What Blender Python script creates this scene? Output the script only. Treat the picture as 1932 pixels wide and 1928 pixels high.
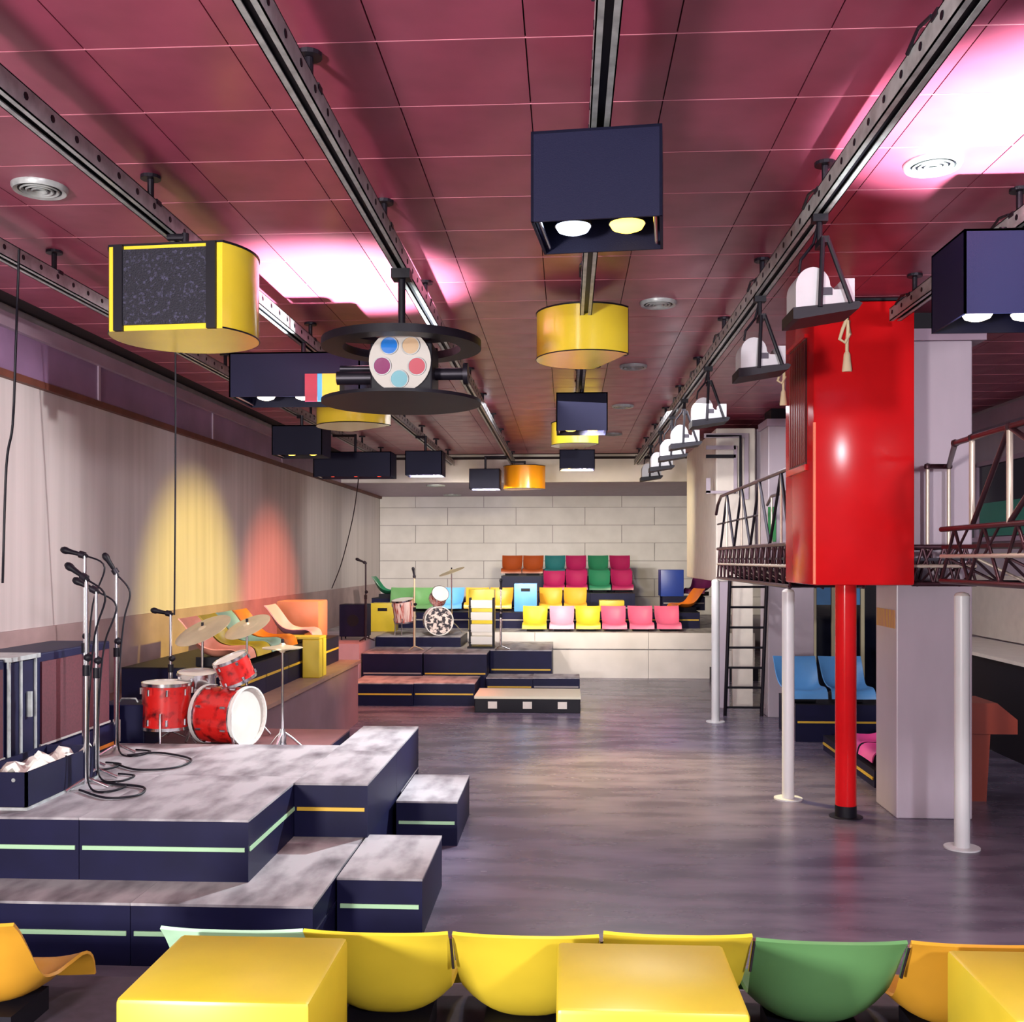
import bpy, bmesh, math, random
from mathutils import Vector, Matrix
random.seed(7)
PI = math.pi
sc = bpy.context.scene
for o in list(bpy.data.objects): bpy.data.objects.remove(o)
COL = sc.collection

# ------------------------------------------------------------ camera, world, light
F, CX, HY, HC = 1932.0, 966.0, 1055.0, 2.2
TH = math.atan(104 / F); S, C = math.sin(TH), math.cos(TH)
cam = bpy.data.cameras.new('camera'); camo = bpy.data.objects.new('camera', cam); COL.objects.link(camo)
cam.sensor_fit = 'HORIZONTAL'; cam.sensor_width = 36; cam.lens = 36 * F / 1932
cam.shift_y = (HY - 964) / 1932; cam.clip_start = 0.05
camo.location = (0, 0, HC); camo.rotation_euler = (PI / 2, 0, TH)
sc.camera = camo
sc.view_settings.view_transform = 'Standard'; sc.view_settings.look = 'None'
sc.view_settings.exposure = 0.0; sc.view_settings.gamma = 1; sc.view_settings.use_curve_mapping = False
wd = bpy.data.worlds.new('world'); sc.world = wd; wd.use_nodes = True
wd.node_tree.nodes['Background'].inputs[0].default_value = (0.88, 0.82, 1.0, 1)
wd.node_tree.nodes['Background'].inputs[1].default_value = 0.68

def light(name, kind, loc, aim, power, color=(1, 1, 1), size=0.3, angle=60, blend=0.4, size_y=None):
    l = bpy.data.lights.new(name, kind); l.energy = power; l.color = color
    if kind == 'AREA':
        l.size = size
        if size_y: l.shape = 'RECTANGLE'; l.size_y = size_y
    else:
        l.shadow_soft_size = size
    if kind == 'SPOT': l.spot_size = math.radians(angle); l.spot_blend = blend
    o = bpy.data.objects.new(name, l); COL.objects.link(o); o.location = loc
    d = Vector(aim) - Vector(loc)
    o.rotation_euler = d.to_track_quat('-Z', 'Y').to_euler()
    return o
# photographer's lamp beside the camera, and an added fill light behind it on the right
light('key_lamp', 'AREA', (-3.3, -2.2, 2.0), (0.2, 12, 3.9), 760, (1, 0.94, 0.9), 0.7)
light('added_fill', 'AREA', (3.2, -3.6, 4.0), (1.6, 11, 2.0), 560, (0.97, 0.93, 1.0), 0.5)
light('added_uplight', 'SPOT', (-1.62, 8.75, 1.0), (-1.72, 7.75, 4.3), 11000, (0.9, 1.0, 1.0), 0.12, 36, 0.8)  # added uplight without a fixture, makes the left bright ceiling patch
light('added_uplight', 'SPOT', (2.3, 5.0, 0.9), (2.32, 5.0, 4.3), 9500, (0.9, 1.0, 1.0), 0.12, 38, 0.9)  # second added uplight, no fixture, for the right ceiling patch
light('added_overhead', 'AREA', (0.6, 12.5, 4.05), (0.4, 13.0, 0), 330, (0.98, 0.95, 1.0), 2.4, size_y=6)  # unseen soft overhead light added for floor and platform tops

# ------------------------------------------------------------ pixel helpers (frame 1932x1928)
def W(px, py, d):
    u = (px - CX) * d / F
    return Vector((-d * S + u * C, d * C + u * S, HC - (py - HY) * d / F))
def Wz(px, py, z): return W(px, py, (HC - z) * F / (py - HY))
def Wx(px, py, X): return W(px, py, X / ((px - CX) / F * C - S))
def Wy(px, py, Y): return W(px, py, Y / (C + (px - CX) / F * S))
def PX(p):
    d = -p[0] * S + p[1] * C; u = p[0] * C + p[1] * S
    return CX + F * u / d, HY - F * (p[2] - HC) / d, d

# ------------------------------------------------------------ materials
def lin(c):
    return tuple(((v / 255) / 12.92 if v / 255 <= 0.04045 else (((v / 255) + 0.055) / 1.055) ** 2.4) for v in c) + (1,)
MATS = {}
def mat(name, col, rough=0.5, metal=0.0, spec=0.5, var=0.0, vscale=6.0, stretch=(1, 1, 1), bump=0.0, bscale=80.0,
        col2=None, cmix=(0.35, 0.7), emit=None, estr=0.0, coat=0.0, alpha=None, rvar=0.0, detail=5.0):
    if name in MATS: return MATS[name]
    m = bpy.data.materials.new(name); m.use_nodes = True; nt = m.node_tree; b = nt.nodes['Principled BSDF']
    b.inputs['Roughness'].default_value = rough; b.inputs['Metallic'].default_value = metal
    b.inputs['Specular IOR Level'].default_value = spec
    b.inputs['Coat Weight'].default_value = coat
    if coat: b.inputs['Coat Roughness'].default_value = 0.15
    base = lin(col)
    b.inputs['Base Color'].default_value = base
    tc = nt.nodes.new('ShaderNodeTexCoord'); mp = nt.nodes.new('ShaderNodeMapping')
    mp.inputs['Scale'].default_value = stretch; nt.links.new(tc.outputs['Object'], mp.inputs['Vector'])
    if var or col2:
        n = nt.nodes.new('ShaderNodeTexNoise'); n.inputs['Scale'].default_value = vscale; n.inputs['Detail'].default_value = detail
        nt.links.new(mp.outputs[0], n.inputs['Vector'])
        r = nt.nodes.new('ShaderNodeValToRGB')
        r.color_ramp.elements[0].position = cmix[0]; r.color_ramp.elements[1].position = cmix[1]
        if col2: c1, c2 = base, lin(col2)
        else:
            c1 = tuple(min(1, v * (1 + var)) for v in base[:3]) + (1,); c2 = tuple(v * (1 - var) for v in base[:3]) + (1,)
        r.color_ramp.elements[0].color = c1; r.color_ramp.elements[1].color = c2
        nt.links.new(n.outputs['Fac'], r.inputs['Fac']); nt.links.new(r.outputs[0], b.inputs['Base Color'])
        if rvar:
            mr = nt.nodes.new('ShaderNodeMapRange'); mr.inputs['To Min'].default_value = max(0.02, rough - rvar); mr.inputs['To Max'].default_value = rough + rvar
            nt.links.new(n.outputs['Fac'], mr.inputs['Value']); nt.links.new(mr.outputs[0], b.inputs['Roughness'])
    if bump:
        n2 = nt.nodes.new('ShaderNodeTexNoise'); n2.inputs['Scale'].default_value = bscale; n2.inputs['Detail'].default_value = 3
        nt.links.new(mp.outputs[0], n2.inputs['Vector'])
        bp = nt.nodes.new('ShaderNodeBump'); bp.inputs['Strength'].default_value = bump; bp.inputs['Distance'].default_value = 0.01
        nt.links.new(n2.outputs['Fac'], bp.inputs['Height']); nt.links.new(bp.outputs[0], b.inputs['Normal'])
    if emit:
        b.inputs['Emission Color'].default_value = lin(emit); b.inputs['Emission Strength'].default_value = estr
    MATS[name] = m
    return m
M_ceil = mat('ceiling_pink', (150, 66, 90), 0.32, spec=0.5, var=0.12, vscale=3.0, rvar=0.08)
M_gap = mat('joint_dark', (30, 12, 22), 0.8)
M_floor = mat('floor_lino', (114, 105, 124), 0.27, spec=0.5, col2=(64, 57, 76), vscale=1.1, stretch=(1.0, 3.2, 1), rvar=0.07, bump=0.05, bscale=14, detail=9)
M_wall = mat('wall_plaster', (188, 178, 178), 0.45, var=0.10, vscale=2.2, stretch=(1, 3.0, 0.12), rvar=0.1)
M_wall_low = mat('wall_lower', (158, 134, 134), 0.55, var=0.14, vscale=3.0)
M_band = mat('band_lavender', (126, 98, 130), 0.35, var=0.25, vscale=1.4, rvar=0.1)
M_beam = mat('beam_lavender', (160, 138, 156), 0.45, var=0.1, vscale=2.0)
M_joint = mat('joint_pale', (196, 120, 136), 0.6)
M_trim = mat('trim_brown', (96, 50, 38), 0.6, var=0.2)
M_block = mat('block_white', (205, 200, 200), 0.6, var=0.06, vscale=2.5)
M_stagew = mat('stage_white', (200, 192, 190), 0.5, var=0.08, vscale=2.0)
M_ledge = mat('ledge_face', (120, 92, 100), 0.5, var=0.15, vscale=2.0)
M_pillar = mat('pillar_lavender', (172, 160, 172), 0.35, var=0.09, vscale=2.0, stretch=(1, 1, 0.3), rvar=0.08)
M_cream = mat('cream_panel', (214, 206, 196), 0.5, var=0.05)
M_black = mat('black_paint', (16, 14, 24), 0.5, spec=0.25)
M_navy = mat('navy_black_paint', (17, 17, 50), 0.5, spec=0.2, var=0.15, vscale=5)
M_navy2 = mat('lamp_box_navy', (11, 12, 42), 0.55, spec=0.2, bump=0.1, bscale=260)
M_rail = mat('galvanised_steel', (160, 164, 164), 0.35, metal=0.15, var=0.25, vscale=12)
M_raild = mat('dark_steel', (38, 34, 44), 0.4, metal=0.5)
M_top = mat('riser_top_board', (168, 164, 168), 0.55, col2=(78, 70, 78), cmix=(0.42, 0.75), vscale=2.4, stretch=(2.2, 1, 1), bump=0.05, detail=9)
M_topred = mat('kit_board', (120, 80, 82), 0.5, var=0.2, vscale=3)
M_green_s = mat('strip_pale_green', (160, 200, 160), 0.5)
M_yel_s = mat('strip_yellow', (205, 165, 50), 0.5)
M_wht_s = mat('strip_grey', (150, 142, 140), 0.5)
M_chrome = mat('chrome', (220, 220, 222), 0.18, metal=1.0)
M_white = mat('white_enamel', (206, 203, 198), 0.4)
M_postw = mat('post_white', (205, 206, 208), 0.35, var=0.05, vscale=8, stretch=(1, 1, 0.2))
M_red = mat('red_enamel', (198, 22, 27), 0.17, spec=0.14, var=0.05, vscale=3)
M_redd = mat('red_dark_slats', (70, 8, 10), 0.5)
M_slat = mat('slat_red', (120, 14, 16), 0.4)
M_yel = mat('yellow_gloss', (220, 194, 52), 0.16, coat=0.5, var=0.04, vscale=4)
M_plast = {}
def plast(n, c, r=0.36):
    if n not in M_plast: M_plast[n] = mat('plastic_' + n, c, r, spec=0.5, var=0.05, vscale=5)
    return M_plast[n]
PC = dict(yellow=(204, 180, 50), gold=(196, 142, 42), green=(88, 134, 84), darkgreen=(38, 110, 78), teal=(34, 96, 100), blue=(84, 146, 206), royal=(40, 64, 150),
          pink=(206, 92, 128), hotpink=(232, 84, 160), palepink=(222, 150, 180), magenta=(150, 28, 78), brown=(142, 62, 24), orange=(208, 112, 34), plum=(92, 26, 76),
          peach=(226, 150, 126), salmon=(222, 130, 110), palegreen=(168, 208, 178))
M_bulb_w = mat('bulb_white', (255, 245, 225), emit=(255, 240, 215), estr=9)
M_bulb_y = mat('bulb_yellow', (255, 225, 120), emit=(255, 205, 70), estr=7)
M_bulb_b = mat('bulb_bluewhite', (220, 232, 255), emit=(205, 222, 255), estr=6)
M_bulb_r = mat('bulb_red', (255, 120, 80), emit=(255, 70, 40), estr=6)
M_maroon = mat('grille_maroon', (74, 22, 34), 0.75, var=0.2, vscale=60)
M_drum = mat('red_pearl', (196, 30, 26), 0.25, col2=(70, 8, 10), cmix=(0.5, 0.72), vscale=14, coat=0.5)
M_drumw = mat('peach_pearl', (222, 190, 184), 0.25, col2=(168, 60, 48), cmix=(0.45, 0.6), vscale=5, stretch=(5, 5, 0.3), coat=0.4)
M_head = mat('drum_head', (200, 196, 188), 0.45, var=0.06)
M_headp = mat('printed_head', (214, 196, 188), 0.4, col2=(28, 20, 30), cmix=(0.46, 0.54), vscale=16)
M_brass = mat('cymbal_brass', (216, 202, 168), 0.34, metal=0.55, var=0.08)
M_glassd = mat('dark_glass', (18, 20, 34), 0.08)
M_grille = mat('grille_black', (14, 13, 30), 0.7, col2=(60, 58, 84), cmix=(0.55, 0.7), vscale=60, bump=0.5, bscale=120)
M_mull = mat('mullion_beige', (205, 196, 160), 0.5)
M_rope = mat('rope_cream', (232, 214, 176), 0.8)
M_fluff = mat('packing_white', (226, 220, 210), 0.9)
M_tube = mat('rail_tube', (70, 44, 52), 0.35, metal=0.6, var=0.2)
M_tubew = mat('rail_tube_pale', (196, 184, 170), 0.35, metal=0.3)

# ------------------------------------------------------------ mesh builder
class B:
    def __init__(s): s.v = []; s.f = []
    def add(s, vs, fs):
        n = len(s.v); s.v += [tuple(v) for v in vs]; s.f += [tuple(i + n for i in f) for f in fs]; return s
    def box(s, x0, x1, y0, y1, z0, z1):
        x0, x1 = min(x0, x1), max(x0, x1); y0, y1 = min(y0, y1), max(y0, y1); z0, z1 = min(z0, z1), max(z0, z1)
        return s.add([(x0, y0, z0), (x1, y0, z0), (x1, y1, z0), (x0, y1, z0), (x0, y0, z1), (x1, y0, z1), (x1, y1, z1), (x0, y1, z1)],
                     [(0, 3, 2, 1), (4, 5, 6, 7), (0, 1, 5, 4), (1, 2, 6, 5), (2, 3, 7, 6), (3, 0, 4, 7)])
    def cyl(s, p0, p1, r, n=14, r2=None):
        p0 = Vector(p0); p1 = Vector(p1); r2 = r if r2 is None else r2
        ax = (p1 - p0)
        if ax.length < 1e-6: return s
        ax.normalize()
        a = ax.orthogonal().normalized(); b = ax.cross(a)
        vs = []
        for p, q in ((p0, r), (p1, r2)):
            for i in range(n):
                t = 2 * PI * i / n; vs.append(p + (a * math.cos(t) + b * math.sin(t)) * q)
        fs = [(i, (i + 1) % n, n + (i + 1) % n, n + i) for i in range(n)]
        fs.append(tuple(range(n - 1, -1, -1))); fs.append(tuple(range(n, 2 * n)))
        return s.add(vs, fs)
    def tube(s, pts, r, n=10):
        pts = [Vector(p) for p in pts]
        fr = None; rings = []
        for i, p in enumerate(pts):
            t = (pts[min(i + 1, len(pts) - 1)] - pts[max(i - 1, 0)]).normalized()
            a = t.orthogonal().normalized() if fr is None else (fr - t * fr.dot(t)).normalized()
            fr = a; b = t.cross(a)
            rings.append([p + (a * math.cos(2 * PI * k / n) + b * math.sin(2 * PI * k / n)) * r for k in range(n)])
        vs = [v for g in rings for v in g]; fs = []
        for i in range(len(rings) - 1):
            for k in range(n): fs.append((i * n + k, i * n + (k + 1) % n, (i + 1) * n + (k + 1) % n, (i + 1) * n + k))
        fs.append(tuple(range(n - 1, -1, -1))); fs.append(tuple((len(rings) - 1) * n + k for k in range(n)))
        return s.add(vs, fs)
    def lathe(s, prof, n=24, o=(0, 0, 0), M=None, cap=True):
        vs = []; fs = []
        for r, z in prof:
            for k in range(n):
                t = 2 * PI * k / n; v = Vector((r * math.cos(t), r * math.sin(t), z))
                if M is not None: v = M @ v
                vs.append(v + Vector(o))
        for i in range(len(prof) - 1):
            for k in range(n): fs.append((i * n + k, i * n + (k + 1) % n, (i + 1) * n + (k + 1) % n, (i + 1) * n + k))
        ringy = cap is False or prof[0] == prof[-1]
        if prof[0][0] > 1e-4 and not ringy: fs.append(tuple(range(n - 1, -1, -1)))
        if prof[-1][0] > 1e-4 and not ringy: fs.append(tuple((len(prof) - 1) * n + k for k in range(n)))
        return s.add(vs, fs)
    def prism(s, poly, a, b, axis='z'):
        n = len(poly)
        def mk(p, h):
            if axis == 'z': return (p[0], p[1], h)
            if axis == 'y': return (p[0], h, p[1])
            return (h, p[0], p[1])
        vs = [mk(p, a) for p in poly] + [mk(p, b) for p in poly]
        fs = [(i, (i + 1) % n, n + (i + 1) % n, n + i) for i in range(n)] + [tuple(range(n - 1, -1, -1)), tuple(range(n, 2 * n))]
        return s.add(vs, fs)
    def grid(s, fn, nu, nv):
        vs = [fn(i / nu, j / nv) for i in range(nu + 1) for j in range(nv + 1)]
        fs = [(i * (nv + 1) + j, i * (nv + 1) + j + 1, (i + 1) * (nv + 1) + j + 1, (i + 1) * (nv + 1) + j) for i in range(nu) for j in range(nv)]
        return s.add(vs, fs)
    def mesh(s, name, m, smooth=None, bevel=0, merge=True):
        me = bpy.data.meshes.new(name)
        bm = bmesh.new()
        vv = [bm.verts.new(v) for v in s.v]
        for f in s.f:
            try: bm.faces.new([vv[i] for i in f])
            except ValueError: pass
        if merge: bmesh.ops.remove_doubles(bm, verts=bm.verts, dist=1e-5)
        bmesh.ops.recalc_face_normals(bm, faces=bm.faces)
        if bevel:
            bmesh.ops.bevel(bm, geom=[e for e in bm.edges if len(e.link_faces) == 2 and e.calc_face_angle(0) > 0.5], offset=bevel, segments=2, affect='EDGES', profile=0.5)
        bm.to_mesh(me); bm.free()
        me.materials.append(m)
        if smooth:
            for p in me.polygons: p.use_smooth = True
            me.set_sharp_from_angle(angle=math.radians(smooth))
        return me
    def obj(s, name, m, parent=None, smooth=None, bevel=0, loc=None, mods=None):
        o = bpy.data.objects.new(name, s.mesh(name, m, smooth, bevel)); COL.objects.link(o)
        if parent: o.parent = parent
        if loc is not None: o.location = loc
        return o
def tag(o, label=None, cat=None, group=None, kind=None):
    if label: o['label'] = label
    if cat: o['category'] = cat
    if group: o['group'] = group
    if kind: o['kind'] = kind
    return o
def thing(name, label, cat, loc=(0, 0, 0), rz=0, group=None):
    o = bpy.data.objects.new(name, None); COL.objects.link(o); o.empty_display_size = 0.1
    o.location = loc; o.rotation_euler = (0, 0, rz)
    return tag(o, label, cat, group)
def inst(name, me, parent=None, loc=(0, 0, 0), rot=None):
    o = bpy.data.objects.new(name, me); COL.objects.link(o); o.location = loc
    if parent: o.parent = parent
    if rot: o.rotation_euler = rot
    return o
def struct(name, b, m, parent=None, smooth=None, bevel=0):
    o = b.obj(name, m, parent, smooth, bevel)
    if not parent: o['kind'] = 'structure'
    return o
def copy_thing(root, loc, rz, label, group=None):
    r = root.copy(); COL.objects.link(r); r.location = loc; r.rotation_euler = (0, 0, rz); r['label'] = label
    if group: r['group'] = group
    for ch in root.children:
        c = ch.copy(); COL.objects.link(c); c.parent = r
        for g in ch.children:
            k = g.copy(); COL.objects.link(k); k.parent = c
    return r

# ------------------------------------------------------------ THE SETTING
ZC = 4.3; XL = -4.66; XR = 5.85; YB = 25.3; YSOF = 20.7
struct('floor', B().box(XL - 0.3, XR + 0.3, -1.0, YB + 0.2, -0.1, 0), M_floor)
ce = struct('ceiling', B().box(XL - 0.3, XR + 0.3, 0.5, YSOF + 0.1, ZC + 0.02, ZC + 0.12), M_gap)
# square ceiling tiles, butted with fine joints
TP = 0.606; TY = 0.6
tile_me = B().box(0.003, TP - 0.003, 0.003, TY - 0.003, ZC, ZC + 0.018).mesh('ceiling_tile', M_ceil)
cells = []
for i in range(-7, 10):
    for j in range(-5, 28):
        x = -0.168 + i * TP; y = 4.12 + j * TY
        if y < 0.5 or y + TY > YSOF + 0.01: continue
        u, v, d = PX((x + TP / 2, y + TY / 2, ZC))
        vis = d > 0 and -60 < u < 1990 and v > -90
        cells.append((0 if vis else 1, d, x, y))
cells.sort()
lip = B()
for j in range(-5, 28):
    y = 4.12 + j * TY
    if 0.5 < y < YSOF: lip.box(-4.40, XR, y - 0.003, y + 0.003, ZC - 0.0015, ZC + 0.01)
tag(lip.obj('joint_cover', M_joint, ce), kind='stuff')
rest = B()
for k, (h, d, x, y) in enumerate(cells):
    if k < 290: inst('ceiling_tile', tile_me, ce, (x, y, 0))
    else: rest.box(x + 0.003, x + TP - 0.003, y + 0.003, y + TY - 0.003, ZC, ZC + 0.018)
tag(rest.obj('ceiling_tile_field', M_ceil, ce), kind='stuff')

# left wall: plaster face, lower plaster panel, beam band at the top
wl = struct('wall_left', B().box(XL - 0.25, XL, -1.0, YB, 0, 4.42), M_wall)
yy = -1.0
B().box(XL, XL + 0.025, -1.0, YB, 0, 1.6).obj('lower_panel', M_wall_low, wl)
ys = [-0.9, 3.4, 6.6, 9.85, 13.1, 16.35, 19.6, 22.5, 25.25]
for a, b_ in zip(ys[:-1], ys[1:]): B().box(XL, XL + 0.05, a + 0.02, b_ - 0.02, 3.76, 4.10).obj('band_panel', M_band, wl)
for a in ys[1:-1]: B().box(XL, XL + 0.065, a - 0.02, a + 0.02, 3.76, 4.10).obj('band_divider', M_beam, wl)
B().box(XL, XL + 0.10, -1.0, YB, 4.10, 4.22).obj('beam_strip', M_beam, wl)
B().box(XL, XL + 0.06, -1.0, YB, 3.70, 3.76).obj('picture_rail', M_trim, wl)
# back wall of big painted blocks
wb = struct('wall_back', B().box(XL, XR, YB, YB + 0.25, 0, 4.0), mat('mortar_grey', (150, 142, 146), 0.8))
bh = 0.44; z = 0.84; r = 0
while z < 3.75:
    x = XL + (0.0 if r % 2 else -0.8)
    while x < XR:
        x0 = max(x, XL); x1 = min(x + 1.7, XR)
        if x1 - x0 > 0.05: B().box(x0 + 0.008, x1 - 0.008, YB - 0.03, YB + 0.02, z + 0.007, min(z + bh, 3.76) - 0.007).obj('wall_block', M_block, wb)
        x += 1.7
    z += bh; r += 1
# dropped ceiling above the far stage
so = struct('ceiling_soffit', B().box(XL, XR, YSOF + 0.12, YB, 3.76, 3.9), mat('soffit_under', (150, 122, 148), 0.45, var=0.08))
B().box(XL, XR, YSOF, YSOF + 0.12, 3.76, 4.42).obj('soffit_face', M_stagew, so)
B().box(XL, XR, YSOF - 0.03, YSOF - 0.005, 4.22, 4.27).obj('soffit_cornice', M_gap, so)
# right wall with gallery windows
wr = struct('wall_right', B().box(XR, XR + 0.25, -1.0, YB, 0, 4.42), M_pillar)
B().box(XR - 0.12, XR, -1.0, YB, 4.0, 4.22).obj('beam_strip', M_beam, wr)
B().box(XR - 0.04, XR, 9.5, 17.5, 1.12, 1.98).obj('cream_panel', M_cream, wr)
win = struct('window_1', B().box(XR - 0.03, XR - 0.005, 9.0, 16.8, 2.5, 3.5), M_glassd)
for y0 in (9.0, 10.95, 12.9, 14.85, 16.8): B().box(XR - 0.07, XR - 0.004, y0 - 0.04, y0 + 0.04, 2.46, 3.54).obj('window_frame', M_beam, win)
B().box(XR - 0.07, XR - 0.004, 9.0, 16.8, 3.5, 3.56).obj('window_frame', M_beam, win)
B().box(XR - 0.16, XR - 0.004, 9.0, 16.8, 2.44, 2.5).obj('window_sill', M_beam, win)
B().box(XR - 0.035, XR - 0.03, 12.96, 14.79, 2.52, 2.98).obj('green_pane', plast('sea', (40, 130, 110)), win)
B().box(XR - 0.035, XR - 0.03, 14.92, 16.74, 2.78, 3.46).obj('pale_pane', M_beam, win)
# far right: partition with dark glazed door under the gallery
wp = struct('wall_partition', B().box(3.52, XR, 17.4, 17.5, 0, 4.15), M_pillar)
dr = struct('door_1', B().box(4.12, 5.45, 17.36, 17.4, 0.0, 2.35), M_glassd)
for x0 in (4.12, 4.43, 4.91, 5.45): B().box(x0 - 0.03, x0 + 0.03, 17.32, 17.4, 0, 2.35).obj('mullion', M_mull, dr)
for x0, x1 in ((4.16, 4.39), (4.47, 4.87)): B().box(x0, x1, 17.34, 17.358, 1.44, 2.3).obj('upper_pane', plast('pane_blue', (70, 140, 200)), dr)
# raised white stage at the far end and ledge along the left wall
st = struct('stage_floor', B().box(XL, 3.45, 19.1, YB, 0, 0.80), M_stagew)
for x0, x1 in ((-2.78, -0.6), (-0.6, 1.5), (1.5, 3.45)):
    B().box(x0 + 0.004, x1 - 0.004, 19.03, 19.1, 0.54, 0.84).obj('stage_board', M_stagew, st)
    B().box(x0 + 0.004, x1 - 0.004, 19.05, 19.1, 0.0, 0.52).obj('stage_board', M_stagew, st)
B().box(XL, 3.45, 19.1, YB, 0.80, 0.84).obj('stage_deck', M_top, st)
B().box(2.62, 3.45, 18.7, 19.03, 0.0, 0.22).obj('stage_step', M_black, st)
le = struct('wall_ledge', B().box(XL + 0.03, -2.82, 9.35, 13.7, 0, 0.80), M_ledge)
B().box(XL + 0.03, -2.78, 9.35, 13.72, 0.80, 0.84).obj('ledge_board', mat('ledge_wood', (140, 108, 96), 0.45, var=0.12), le)
sw = struct('stage_wing', B().box(XL + 0.03, -3.34, 16.3, 19.1, 0, 0.84), M_pillar)
# pillars on the right
def pillar(n, y0, x0=2.79, x1=3.42, dep=0.58):
    p = struct(n, B().box(x0, x1, y0, y0 + dep, 0, 4.05), M_pillar, bevel=0.012)
    B().box(x0 - 0.02, x1 + 0.11, y0 - 0.02, y0 + dep + 0.06, 4.05, 4.15).obj('pillar_cap', M_beam, p)
    B().box(x0 + 0.05, x1 - 0.05, y0 + 0.05, y0 + dep - 0.05, 4.15, 4.30).obj('pillar_neck', M_black, p)
    return p
pn = pillar('wall_pillar', 8.85)
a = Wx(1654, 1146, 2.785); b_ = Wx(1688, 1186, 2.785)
B().box(2.784, 2.79, b_.y, a.y, b_.z, a.z).obj('yellow_reflection', mat('reflection_yellow', (206, 160, 40), 0.5, col2=(176, 110, 120), vscale=9, stretch=(1, 3, 0.4)), pn)  # yellow reflection on the pillar side, painted on as a thin plate
pf = pillar('wall_pillar_far', 14.4)
a = Wy(1449, 956, 14.39); b_ = Wy(1464, 1022, 14.39)
B().box(a.x, b_.x, 14.385, 14.4, b_.z, a.z).obj('green_panel', plast('leaf', (44, 120, 66)), pf)
# white technical cabin over the stage corner, on its own panel leg
cb = struct('wall_cabin', B().box(2.2, 2.78, 15.3, 19.0, 1.87, 4.14), M_cream, bevel=0.02)
B().box(2.78, 3.5, 15.45, 19.0, 1.87, 4.14).obj('side_wall', M_pillar, cb)
B().box(2.45, 2.74, 15.3, 15.42, 0.0, 1.87).obj('panel_leg', M_cream, cb)
B().box(2.2, 2.4, 15.32, 15.42, 0.0, 1.87).obj('panel_leg', M_pillar, cb)
for (a, b_, c, d) in ((1328, 1412, 818, 826), (1404, 1412, 826, 942), (1332, 1388, 841, 848), (1332, 1388, 858, 864), (1332, 1340, 902, 930), (1332, 1388, 926, 931), (1384, 1390, 841, 931)):
    p = Wy(a, c, 15.29); q = Wy(b_, d, 15.29)
    B().box(p.x, q.x, 15.262, 15.3, q.z, p.z).obj('frame_moulding', M_pillar if c != 858 else M_black, cb)
pp = Wy(1397, 822, 15.25); pq = Wy(1397, 935, 15.25)
B().tube([pp + Vector((-0.5, 0, 0)), pp, pq], 0.02).obj('pipe', M_black, cb, 40)

# ------------------------------------------------------------ CEILING RAILS AND LAMPS
ZT0, ZT1 = 4.06, 4.16
rail_labels = ['perforated steel rail running closest to the plaster side wall', 'perforated steel ceiling rail carrying the yellow speaker with the black grille',
               'perforated steel ceiling rail carrying the round disc projector', 'perforated steel ceiling rail carrying the box lamp with blue and yellow bulbs',
               'perforated steel ceiling rail carrying the row of black-yoked spotlights', 'perforated steel ceiling rail running up to the red cabin top']
TX = [-3.49, -2.28, -1.07, 0.142, 1.363, 2.56]
slot_d = None
for k, X in enumerate(TX):
    t = thing('ceiling_rail', rail_labels[k], 'rail', (X, 0, ZT0), 0, 'steel rails under the pink ceiling')
    y0, y1 = 1.5, (20.3 if k < 5 else 8.15)
    w = 0.045
    B().box(-w, -w + 0.006, y0, y1, 0, 0.1).box(w - 0.006, w, y0, y1, 0, 0.1).box(-w, w, y0, y1, 0.094, 0.1).box(-w, -0.016, y0, y1, 0, 0.006).box(0.016, w, y0, y1, 0, 0.006).obj('channel', M_rail, t)
    B().box(-0.03, 0.03, y0, y1, 0.02, 0.09).obj('channel_core', M_black, t)
    sl = B(); y = y0 + 0.2; i = 0
    while y < y1:
        for sx in (-1, 1): sl.cyl((sx * (w - 0.001), y, 0.055), (sx * (w + 0.003), y, 0.055), 0.017, 8)
        y += 0.22
    tag(sl.obj('punched_slots', M_black, t), kind='stuff')
    y = 3.3 + 0.45 * (k % 3)
    while y < y1:
        hg = B().cyl((0, y, 0.1), (0, y, 0.22), 0.018, 10).cyl((0, y, 0.222), (0, y, 0.24), 0.055, 14).box(-0.05, 0.05, y - 0.03, y + 0.03, 0.08, 0.105)
        hg.tube([(-0.052, y + 0.02, 0.10), (-0.055, y + 0.14, 0.12), (-0.052, y + 0.28, 0.09)], 0.008, 6)
        hg.obj('hanger', M_raild, t)
        y += 1.75

def vent(px, py, label, z=ZC, r=0.15, zoff=0):
    p = Wz(px, py, z)
    t = thing('ceiling_vent', label, 'vent', (p.x, p.y, z), 0, 'round air vents in the ceiling')
    B().lathe([(r, 0), (r, -0.012), (r * 0.93, -0.03), (r * 0.78, -0.022), (r * 0.76, -0.006)], 32, cap=False).obj('outer_ring', M_rail, t, 40)
    B().cyl((0, 0, -0.004), (0, 0, -0.008), r * 0.76, 28).obj('throat', M_black, t)
    for q in (0.6, 0.4, 0.2): B().lathe([(r * q, -0.008), (r * (q + 0.1), -0.024), (r * (q + 0.06), -0.03), (r * (q - 0.02), -0.016)], 28, cap=False).obj('cone_ring', M_rail, t, 40)
vent(75, 352, 'round metal air vent between the two rails by the side wall')
vent(1760, 307, 'round metal air vent in the bright white patch of ceiling')
vent(1242, 570, 'round metal air vent beside the middle yellow drum speaker')
vent(1195, 690, 'round air vent just below the edge of the middle drum speaker')
vent(1175, 765, 'small round air vent beside the twin-bulb box lamp with yellow light')
vent(1157, 818, 'small round air vent next to the half-hidden orange drum speaker')
vent(822, 915, 'round air vent in the dropped ceiling above the drum kit', 3.76, 0.2)
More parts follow.
